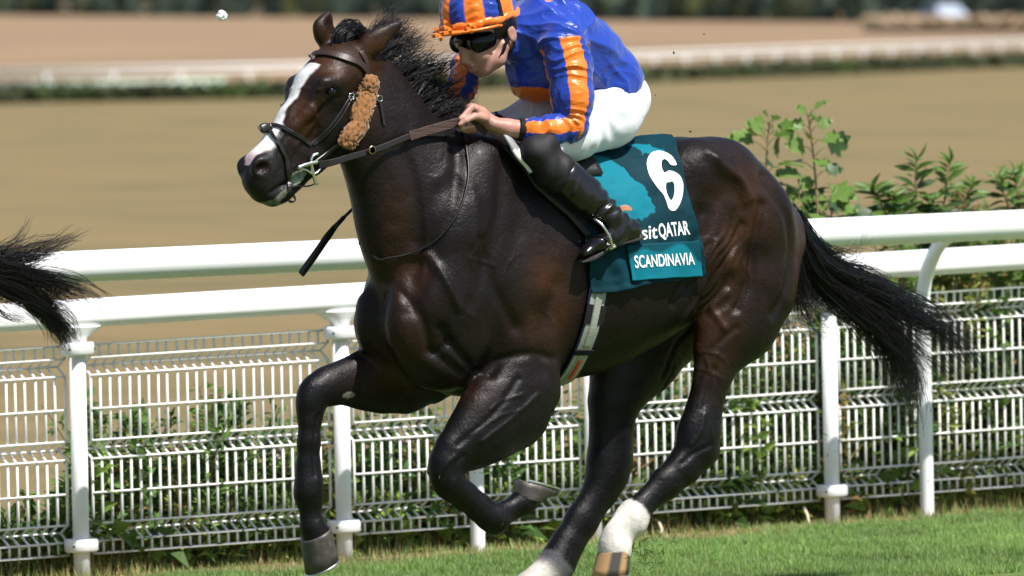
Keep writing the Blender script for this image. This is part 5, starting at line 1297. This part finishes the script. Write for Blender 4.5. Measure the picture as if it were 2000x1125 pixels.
# goggles: wrapped visor
g = fld(.004); g.ell(P(920, 82, 0), (.055, .082, .040), R=[[.97, 0, -.22], [0, 1, 0], [.22, 0, .97]], k=.01); g.chain([(PM(955, 78, .070, -1), .032, .016), (PM(935, 84, .066, -1), .036, .02)], .02); g.chain([(PM(955, 78, .070, 1), .032, .016), (PM(935, 84, .066, 1), .036, .02)], .02)
g.ell(P(916, 112, 0), (.03, .016, .022), k=.012, cut=True)
v, f = g.mesh(1); del g; o = mesh_obj('goggles', v, f, M_gog); pin(o, J)
for sg in (-1, 1):
    o = mesh_obj('chin_strap', *sweep(np.array([PM(992, 72, .088, sg), PM(985, 96, .080, sg), PM(972, 122, .062, sg), PM(958, 140, .035, sg), PM(950, 147, 0.001, sg)]), strap(.016, .004), up=np.array([.2, 1. * sg, -.3])), M_blackw, smooth=False); pin(o, J)
# ---- stirrups (part of the saddle)
for sg in (-1, 1):
    w0 = .300
    arch = catmull([PM(1196, 482, w0 + .055, sg), PM(1190, 462, w0 + .058, sg), PM(1176, 440, w0 + .045, sg), PM(1158, 426, w0 + .005, sg), PM(1176, 440, w0 - .045, sg), PM(1190, 462, w0 - .056, sg), PM(1196, 482, w0 - .053, sg)], 6)
    o = mesh_obj('stirrup_iron', *join([tube(arch, .0058, 10), sweep(np.array([PM(1196, 484, w0 + .055, sg), PM(1196, 484, w0 - .053, sg)]), strap(.030, .010), up=(-.45, 0, .9))]), M_steel); pin(o, saddle)
    o = mesh_obj('stirrup_leather', *sweep(np.array([PM(1156, 424, w0, sg), PM(1120, 390, w0 - .035, sg), PM(1080, 340, w0 - .06, sg)]), strap(.020, .005), up=np.array([0, sg * 1., .2])), M_leather, smooth=False); pin(o, saddle)
o = mesh_obj('strap_end', *sweep(catmull([P(1212, 408, -.33), P(1222, 406, -.335), P(1234, 409, -.335)], 4), strap(.022, .004), up=(0, -1, .1), scale=np.interp(np.linspace(0, 1, 9), [0, .7, 1], [1, 1, .4])), mat('tan_leather', (.42, .20, .11), .6), smooth=False); pin(o, saddle)
# ================================================================== PLANTS, GRASS, SMALL THINGS
def attr_mat(name, rough=.6, trans=.25, spec=.25): return mat(name, (.1, .1, .1), rough, spec, attr='Col', trans=trans)
M_leafc = attr_mat('weed_leaves', .55, .30)
r = np.random.default_rng(77)
def hgt(px): return np.interp(px, [-60, 60, 120, 170, 260, 330, 420, 500, 560, 640, 800, 1000, 1200, 1400, 1550, 1640, 1720, 1850, 2060], [.22, .30, .34, .64, .70, .50, .72, .62, .50, .55, .60, .60, .66, .80, .95, 1.05, 1.18, 1.25, 1.3])
def leafset(cen, d, up, L, W, fold=.25):
    """(N,3) base, direction, up, length, width -> folded 4-tri leaves"""
    s = np.cross(d, up); s /= np.linalg.norm(s, axis=1)[:, None] + 1e-9; n = np.cross(s, d)
    a = cen; m = cen + d * (L * .5)[:, None] - n * (L * .06)[:, None]; t = cen + d * L[:, None] - n * (L * .25)[:, None]
    l = cen + d * (L * .45)[:, None] + s * (W * .5)[:, None] + n * (W * fold)[:, None]; q = cen + d * (L * .45)[:, None] - s * (W * .5)[:, None] + n * (W * fold)[:, None]
    V = np.stack([a, l, t, q, m], 1).reshape(-1, 3); N = len(cen); b = np.arange(N)[:, None] * 5
    F = np.concatenate([b + [0, 1, 4], b + [1, 2, 4], b + [2, 3, 4], b + [3, 0, 4]], 0)
    return V, F
C = []; D = []; LL = []; WW = []; CO = []; stems = []
GREENS = .85 * np.array([[.13, .23, .045], [.19, .29, .055], [.075, .15, .035], [.28, .30, .07], [.10, .18, .045], [.30, .20, .07]])
for i in range(980):
    px = r.uniform(-120, 2120) if i < 450 or i > 620 else r.uniform(1380, 2120); dy = .10 + 1.15 * r.random() ** 1.3 if i < 621 else r.uniform(.13, .55); hb = r.uniform(.08, .26) if i > 620 else hgt(px) * (1 if r.random() < .75 else r.uniform(.4, 1.1)) * r.uniform(.55, 1.05)
    if px < 130 and r.random() < .5: continue
    g0 = P(px, 1000, YR + dy); g0[2] = 0; lean = r.normal(0, .12, 2); kind = r.integers(0, 4); tone = GREENS[r.choice(6, p=[.3, .25, .18, .1, .12, .05])] * r.uniform(.75, 1.25)
    tone = tone * (1.8 if i > 620 else 1) + (np.array([.06, .045, .0]) if i > 620 else 0); nl = int(26 + 90 * hb); t = r.random(nl) ** .8  # low plants coloured brighter and yellower, to look sunlit in the rail's shadow
    pos = g0 + np.stack([lean[0] * t ** 2 * hb, lean[1] * t ** 2 * hb, t * hb], 1)
    stems.append(np.array([g0 + np.array([lean[0] * q ** 2 * hb, lean[1] * q ** 2 * hb, q * hb]) for q in np.linspace(0, 1, 5)]))
    az = r.random(nl) * 6.28; elv = r.normal(.35, .4, nl); d = np.stack([np.cos(az) * np.cos(elv), np.sin(az) * np.cos(elv), np.sin(elv)], 1)
    br = r.random(nl) * .13 * (1.1 - t); C.append(pos + d * br[:, None]); D.append(d)
    LL.append(r.uniform(.035, .085, nl) * (1.25 - .5 * t) * (1.3 if kind == 0 else 1)); WW.append(LL[-1] * (.55 if kind == 0 else .34 if kind == 1 else .22))
    CO.append(tone * r.uniform(.7, 1.3, (nl, 1)))
C, D, LL, WW, CO = (np.concatenate(q) for q in (C, D, LL, WW, CO))
V, F = leafset(C, D, np.tile([0.05, -.75, .65], (len(C), 1)) + r.normal(0, .35, (len(C), 3)), LL, WW)
sv, sf = tubes(np.array(stems), np.tile(np.linspace(.0045, .002, 5), (len(stems), 1)))
sF3 = np.concatenate([sf[:, [0, 1, 2]], sf[:, [0, 2, 3]]]) + len(V)
o = mesh_obj('undergrowth', np.vstack([V, sv]), np.vstack([F, sF3]), M_leafc, smooth=False, cols=np.vstack([np.repeat(CO, 5, 0), np.tile([.14, .10, .045], (len(sv), 1))]))
tag(o, 'tangled green weeds and brambles growing behind the mesh fence', 'undergrowth', kind='stuff')
# dry grasses and low tufts at the foot of the fence
N = 16000; px = r.uniform(-150, 2150, N); dy = r.normal(.22, .18, N); b = np.array([P(x, 1000, YR + y) for x, y in zip(px, dy)]); b[:, 2] = 0
L = np.where(dy < .02, r.uniform(.02, .06, N), r.uniform(.03, .16, N)) * np.clip(.4 + vnoise(b, 2.5, 3) + .4, .25, 1.4); az = r.random(N) * 6.28; le = r.uniform(.1, .7, N)
tip = b + np.stack([np.cos(az) * le * L, np.sin(az) * le * L, L], 1); sd_ = np.stack([-np.sin(az), np.cos(az), 0 * az], 1) * .0022
V = np.stack([b - sd_, b + sd_, tip], 1).reshape(-1, 3); F = np.arange(3 * N).reshape(-1, 3); tone = np.where(r.random(N)[:, None] < .42, [.42, .32, .15], [.15, .23, .055]) * r.uniform(.6, 1.3, (N, 1))
o = mesh_obj('verge_grass', V, F, attr_mat('verge_grass_blades', .7, .25), smooth=False, cols=np.repeat(tone, 3, 0)); tag(o, 'thin dry and green grass along the foot of the fence', 'grass', kind='stuff')
# mown turf
N = 300000; cx = [PG(-60, 1160), PG(2060, 1160), PG(2060, 985), PG(-60, 1080)]
u = r.random(N); yy = YR - .10 - (r.random(N)) * 2.6; xl = np.array([-60., 2060.])
pxs = r.uniform(-40, 2040, N); b = np.zeros((N, 3)); base_ray = np.array([P(x, 1100, 0.) for x in (-40, 2040)]);
for k_, yk in enumerate(np.linspace(YR - .1, YR - 2.7, 27)):   # rows of constant distance from the rail
    s_ = slice(k_ * N // 27, (k_ + 1) * N // 27); a0 = P(-40, 1100, yk)[0]; a1 = P(2040, 1100, yk)[0]; m_ = s_.stop - s_.start
    b[s_, 0] = r.uniform(a0, a1, m_); b[s_, 1] = yk + r.uniform(-.06, .06, m_)
keep = to_px(b)[:, 1] < 1165; b = b[keep]; N = len(b)
edge_t = sstep(.60, .22, YR - b[:, 1] + .22 * vnoise(b, 2.2, 2)); b = b[r.random(N) > edge_t * .92]; N = len(b); edge_t = sstep(.65, .22, YR - b[:, 1] + .22 * vnoise(b, 2.2, 2))
cl = vnoise(b, 7, 6); L = r.uniform(.018, .042, N) * (1 + .5 * cl); az = r.random(N) * 6.28; le = r.uniform(.2, .9, N)
tip = b + np.stack([np.cos(az) * le * L, np.sin(az) * le * L, L * .9], 1); sd_ = np.stack([-np.sin(az), np.cos(az), 0 * az], 1) * .0019
V = np.stack([b - sd_, b + sd_, tip], 1).reshape(-1, 3); F = np.arange(3 * N).reshape(-1, 3)
tone = np.array([.165, .275, .062]) * (1 + .28 * cl[:, None] + .25 * vnoise(b, 2.2, 9)[:, None]) * r.uniform(.6, 1.5, (N, 1)); dryb = (r.random(N) < .05 + .35 * edge_t); tone[dryb] = np.array([.42, .33, .15]) * r.uniform(.6, 1.2, (dryb.sum(), 1))
shine = r.random(N) < .05; tone[shine] = [.36, .46, .22]  # scattered blades coloured pale to stand for sun glints
o = mesh_obj('mown_grass', V, F, attr_mat('turf_blades', .5, .35, .35), smooth=False, cols=np.repeat(tone, 3, 0)); tag(o, 'short mown green turf blades of the racing surface', 'grass', kind='stuff')

# ------------------------------------------------------------------ plants standing above the rail
def leaf_mesh(name, outline_, m, fold=.18, droop=.2):
    """leaf lying along +x, unit length: mid rib and two raised halves"""
    up_ = [(x, y) for x, y in outline_]; n = len(up_); V = []; F = []
    xs = [x for x, y in up_]
    mid = [(x, 0, -droop * x * x) for x in xs]; A = [(x, y, -droop * x * x + fold * abs(y)) for x, y in up_]; B_ = [(x, -y, -droop * x * x + fold * abs(y)) for x, y in up_]
    V = mid + A + B_
    for i in range(n - 1): F += [(i, i + 1, n + i + 1, n + i), (i + 1, i, 2 * n + i, 2 * n + i + 1)]
    me_o = mesh_obj(name, V, F, m, smooth=True); me = me_o.data; bpy.data.objects.remove(me_o); return me
mk = lambda n, c1, c2: mat(n, c1, .45, .35, noise=(9, c2, .4, .65), trans=.35)
ML1, ML2, ML3, ML4 = mk('sapling_leaf', (.16, .26, .05), (.10, .19, .035)), mk('sapling_leaf_dark', (.055, .11, .035), (.035, .075, .025)), mk('shrub_leaf', (.13, .22, .04), (.08, .15, .03)), mk('shrub_leaf_dark', (.05, .10, .025), (.03, .065, .02))
PALM = [(0, .01), (.05, .16), (.02, .34), (.16, .30), (.22, .46), (.36, .52), (.40, .30), (.58, .36), (.74, .30), (.70, .16), (.86, .10), (1., 0.004)]
LANC = [(0, .006), (.12, .06), (.3, .115), (.5, .125), (.7, .095), (.88, .04), (1, .003)]
LM = {k: [leaf_mesh('leaf', o_, m, f_, d_) for m in ms] for k, o_, ms, f_, d_ in (('palm', PALM, (ML1, ML2), .2, .25), ('lanc', LANC, (ML3, ML4), .5, .35))}
M_stem = mat('plant_stem', (.16, .09, .035), .7); M_gstem = mat('green_stem', (.10, .13, .035), .6)
def place_leaf(me, p, d, L, root, roll, up=(0, 0, 1)):
    d = np.asarray(d, float); d /= np.linalg.norm(d); y = np.cross(up, d); y /= np.linalg.norm(y) + 1e-9; z = np.cross(d, y)
    c, s = math.cos(roll), math.sin(roll); y, z = y * c + z * s, z * c - y * s
    o = bpy.data.objects.new('leaf', me); COL.objects.link(o); o.parent = root
    p = p - np.array(root.location); Mx = np.eye(4); Mx[:3, 0] = d * L; Mx[:3, 1] = y * L; Mx[:3, 2] = z * L; Mx[:3, 3] = p; o.matrix_local = Matrix(Mx.tolist()); return o
def plant(name, label, stems_px, yoff, kind, n_per, size, seed, group=None, tops=True):
    r = np.random.default_rng(seed); y = YR + yoff; base = P(*stems_px[0][0], y); root = empty(name, (base[0], y, 0)); tag(root, label, 'plant', group)
    for st in stems_px:
        pts = [P(x, yy, y + r.normal(0, .02)) for x, yy in st]; g0 = pts[0].copy(); g0[2] = 0; g0[0] = base[0] + r.normal(0, .05); c = catmull(np.array([g0] + pts), 10)
        o = mesh_obj('stem', *sweep(c, circ(.006, 6), scale=np.linspace(1.3, .5, len(c))), M_stem); pin(o, root)
        i0 = int(len(c) * (.45 if kind == 'palm' else .50))
        for k in range(n_per):
            f = (k + r.random() * .6) / n_per; i = i0 + f * (len(c) - 1 - i0); p = c[int(min(i, len(c) - 1))]; az = k * 2.4 + r.normal(0, .4); el = r.uniform(-.1, .5) + .5 * f
            d = np.array([math.cos(az) * math.cos(el), math.sin(az) * math.cos(el), math.sin(el)]); L = size * r.uniform(.6, 1.15) * (1.1 - .45 * f)
            if kind == 'palm':
                q = p + d * L * .65; o = mesh_obj('leaf_stalk', *sweep(np.array([p, p + d * L * .35 + [0, 0, .01], q]), circ(.002, 5)), M_gstem); pin(o, root); p = q; d = d + np.array([0, 0, -.35])
            place_leaf(LM[kind][0 if (f > .45 or r.random() < .35) else 1], p, d, L, root, r.normal(0, .4), up=np.array([.1, -.8, .6]) + r.normal(0, .2, 3))
    return root
plant('sycamore_sapling', 'young broad-leaved sapling rising above the rail just behind the horse rump', [[(1600, 520), (1598, 430), (1592, 340), (1584, 265), (1578, 222)], [(1490, 520), (1493, 420), (1496, 330), (1500, 270), (1503, 238)], [(1612, 500), (1622, 430), (1630, 385)], [(1560, 470), (1548, 420), (1540, 372)]], .55, 'palm', 19, .125, 3)
plant('leafy_shrub', 'narrow-leaved green shrub above the rail between sapling and right edge', [[(1800, 500), (1790, 420), (1788, 350), (1790, 300)], [(1820, 500), (1840, 420), (1850, 350), (1856, 312)], [(1760, 500), (1735, 430), (1715, 385), (1702, 365)], [(1850, 500), (1875, 430), (1890, 380), (1898, 358)], [(1790, 500), (1770, 440), (1752, 400), (1740, 378)], [(1830, 480), (1820, 420), (1812, 380)]], .5, 'lanc', 34, .13, 5)
plant('leafy_shrub', 'narrow-leaved green shrub cut off by the right edge above the rail', [[(1990, 500), (1975, 420), (1955, 365), (1944, 346)], [(2010, 500), (1998, 420), (1985, 360), (1978, 336)], [(2020, 500), (2015, 430), (2012, 370)]], .5, 'lanc', 30, .125, 8)
# flowering weeds seen through the mesh
M_pink = mat('dusty_pink_flower', (.42, .27, .26), .8, .2, noise=(60, (.55, .42, .40), .4, .6))
ico = bmesh.new(); bmesh.ops.create_icosphere(ico, subdivisions=1, radius=1); iv1 = np.array([v.co[:] for v in ico.verts]); iF1 = [tuple(v.index for v in f.verts) for f in ico.faces]; ico.free()
for i, (px, py, lab) in enumerate([(522, 884, 'pink-headed weed behind the mesh just left of the raised far foreleg'), (196, 1012, 'pink-headed weed behind the mesh right of the leftmost post'), (1490, 850, 'tall pink-headed weed behind the mesh below the tail root'), (1432, 872, 'pink-headed weed behind the mesh beside the near hind hock'), (795, 866, 'pink-headed weed behind the mesh between the two forelegs'), (1560, 868, 'pink-headed weed behind the mesh left of the post under the tail')]):
    y = YR + .35; p = P(px, py, y); root = empty('flowering_weed', (p[0], y, 0)); tag(root, lab, 'plant', 'pink-headed weeds behind the mesh'); rr = np.random.default_rng(i + 50)
    pin(mesh_obj('stem', *tube(np.array([[p[0] + .03, y, 0], [p[0] + .02, y, p[2] * .5], p]), .004, 6), M_gstem), root)
    pin(mesh_obj('flower_head', *join([(iv1 * rr.uniform(.006, .012) + p + rr.normal(0, 1, 3) * [.03, .03, .013], iF1) for _ in range(46)]), M_pink), root)
    for k in range(10):
        f = rr.uniform(.2, .9); az = rr.random() * 6.28; place_leaf(LM['lanc'][k % 2], np.array([p[0] + .02, y, p[2] * f]), np.array([math.cos(az), math.sin(az), .4]), rr.uniform(.07, .12), root, rr.normal(0, .3))
# short stakes leaning at the verge
M_stick = mat('bleached_wood', (.50, .42, .30), .8)
for (a, b_, lab) in (((1582, 1024), (1570, 990), 'pale short stick leaning at the fence foot left of the post under the tail'), ((1294, 1042), (1287, 1020), 'pale short stick standing at the fence foot right of the white hind sock')):
    q0 = P(*a, YR - .03); q1 = P(*b_, YR + .02); o = mesh_obj('wooden_stick', *sweep(np.array([q0 - [0, 0, .03], (q0 + q1) / 2 + [.004, 0, 0], q1]), strap(.014, .007), up=(0, 1, 0)), M_stick, smooth=False); tag(o, lab, 'stick', 'sticks at the fence foot')

# ------------------------------------------------------------------ the horse in front: only its tail reaches into the picture
lead = empty('leading_racehorse', (horse.location.x, 0, 0)); tag(lead, 'horse ahead whose windblown black tail enters at the left edge', 'horse')
for c in list(horse.children):
    if c.name.split('.')[0] == 'tail': continue
    k = c.copy(); COL.objects.link(k); k.parent = lead
    for g in c.children:
        q = g.copy(); COL.objects.link(q); q.parent = k
dX = P(-150, 455, 0)[0] - P(1556, 430, 0)[0]; lead.location.x += dX - .09
r = np.random.default_rng(5); tg = []
def addt(pts, cnt, jit):
    for i in range(cnt):
        j0 = r.normal(size=2); tg.append(([P(x + (j0[0] * .7 + r.normal() * .4) * jit * (k / (len(pts) - 1)), y + (j0[1] * .7 + r.normal() * .4) * jit * (.2 + .8 * k / (len(pts) - 1)), .02 * k) for k, (x, y) in enumerate(pts)], 1))
addt([(-150, 455), (-110, 500), (-50, 535), (20, 562), (80, 600), (118, 640), (132, 668)], 30, 15)
addt([(-150, 455), (-110, 495), (-40, 525), (40, 548), (100, 575), (150, 600)], 16, 16)
addt([(-150, 450), (-100, 490), (-20, 520), (60, 540), (140, 560), (205, 605)], 7, 14)
addt([(-150, 450), (-100, 485), (-30, 510), (30, 505), (90, 478), (150, 455)], 6, 12)
addt([(-150, 450), (-90, 480), (-30, 500), (20, 480), (60, 440)], 4, 14)
addt([(-150, 450), (-90, 485), (-20, 505), (50, 500), (120, 495)], 5, 20)
addt([(-150, 460), (-100, 520), (-40, 570), (10, 605), (50, 622)], 3, 14)
V, F = locks(tg, 30, .008, .012, .0018, 16, 12, .012, .35); o = mesh_obj('tail', V, F, M_hair); pin(o, lead); o.matrix_parent_inverse = Matrix.Translation(-lead.location)

# ------------------------------------------------------------------ foam fleck and flying turf
rr = np.random.default_rng(4); c = P(433, 31, -.05); o = mesh_obj('foam_fleck', *join([(iv1 * .016 + c, iF1)] + [(iv1 * rr.uniform(.006, .009) + c + (lambda q: q / np.linalg.norm(q) * .014)(rr.normal(size=3)), iF1) for _ in range(30)]), mat('white_foam', (.86, .86, .86), .35, .5)); tag(o, 'bright white fleck of foam flying high at upper left, ahead of the ears', 'foam')
V = []; F = []
def bit(p, L, w, k3):
    d = rr.normal(size=3); d /= np.linalg.norm(d); s = np.cross(d, FWD); s /= np.linalg.norm(s) + 1e-9; k = len(V); m_ = p + d * L * .5 + rr.normal(0, L * .12, 3)
    V.extend([p - s * w, p + s * w, m_ + s * w, m_ - s * w, p + d * L]); F.extend([(k, k + 1, k + 2, k + 3), (k + 3, k + 2, k + 4)])
for i in range(60): bit(P(rr.normal(1270, 30), rr.normal(1080, 22), rr.normal(0, .2)), rr.uniform(.01, .05), .0012, 0)
for i in range(90): bit(P(rr.uniform(850, 1900), rr.normal(960, 110), rr.normal(.2, .4)), rr.uniform(.008, .035), .0012, 0)
for i in range(12): bit(P(rr.normal(925, 30), rr.normal(915, 10), 0), rr.uniform(.02, .06), .0010, 0)
nb = len(F)
VV = np.array(V); parts = [(VV, F)]
for (x, y) in [(1348, 257), (1316, 103), (1375, 67), (1190, 258), (548, 205), (1123, 905), (1095, 925), (1280, 186), (1283, 140)]: parts.append((iv1 * rr.uniform(.003, .007) * rr.uniform(.7, 1.3, 3) + P(x, y, -.1), iF1))
o = mesh_obj('flying_turf', *join(parts), mat('turf_scraps', (.035, .045, .015), .8, .2, noise=(30, (.09, .14, .03), .55, .7)), smooth=False); tag(o, 'scraps of grass and soil flying up round the hooves', 'turf', kind='stuff')
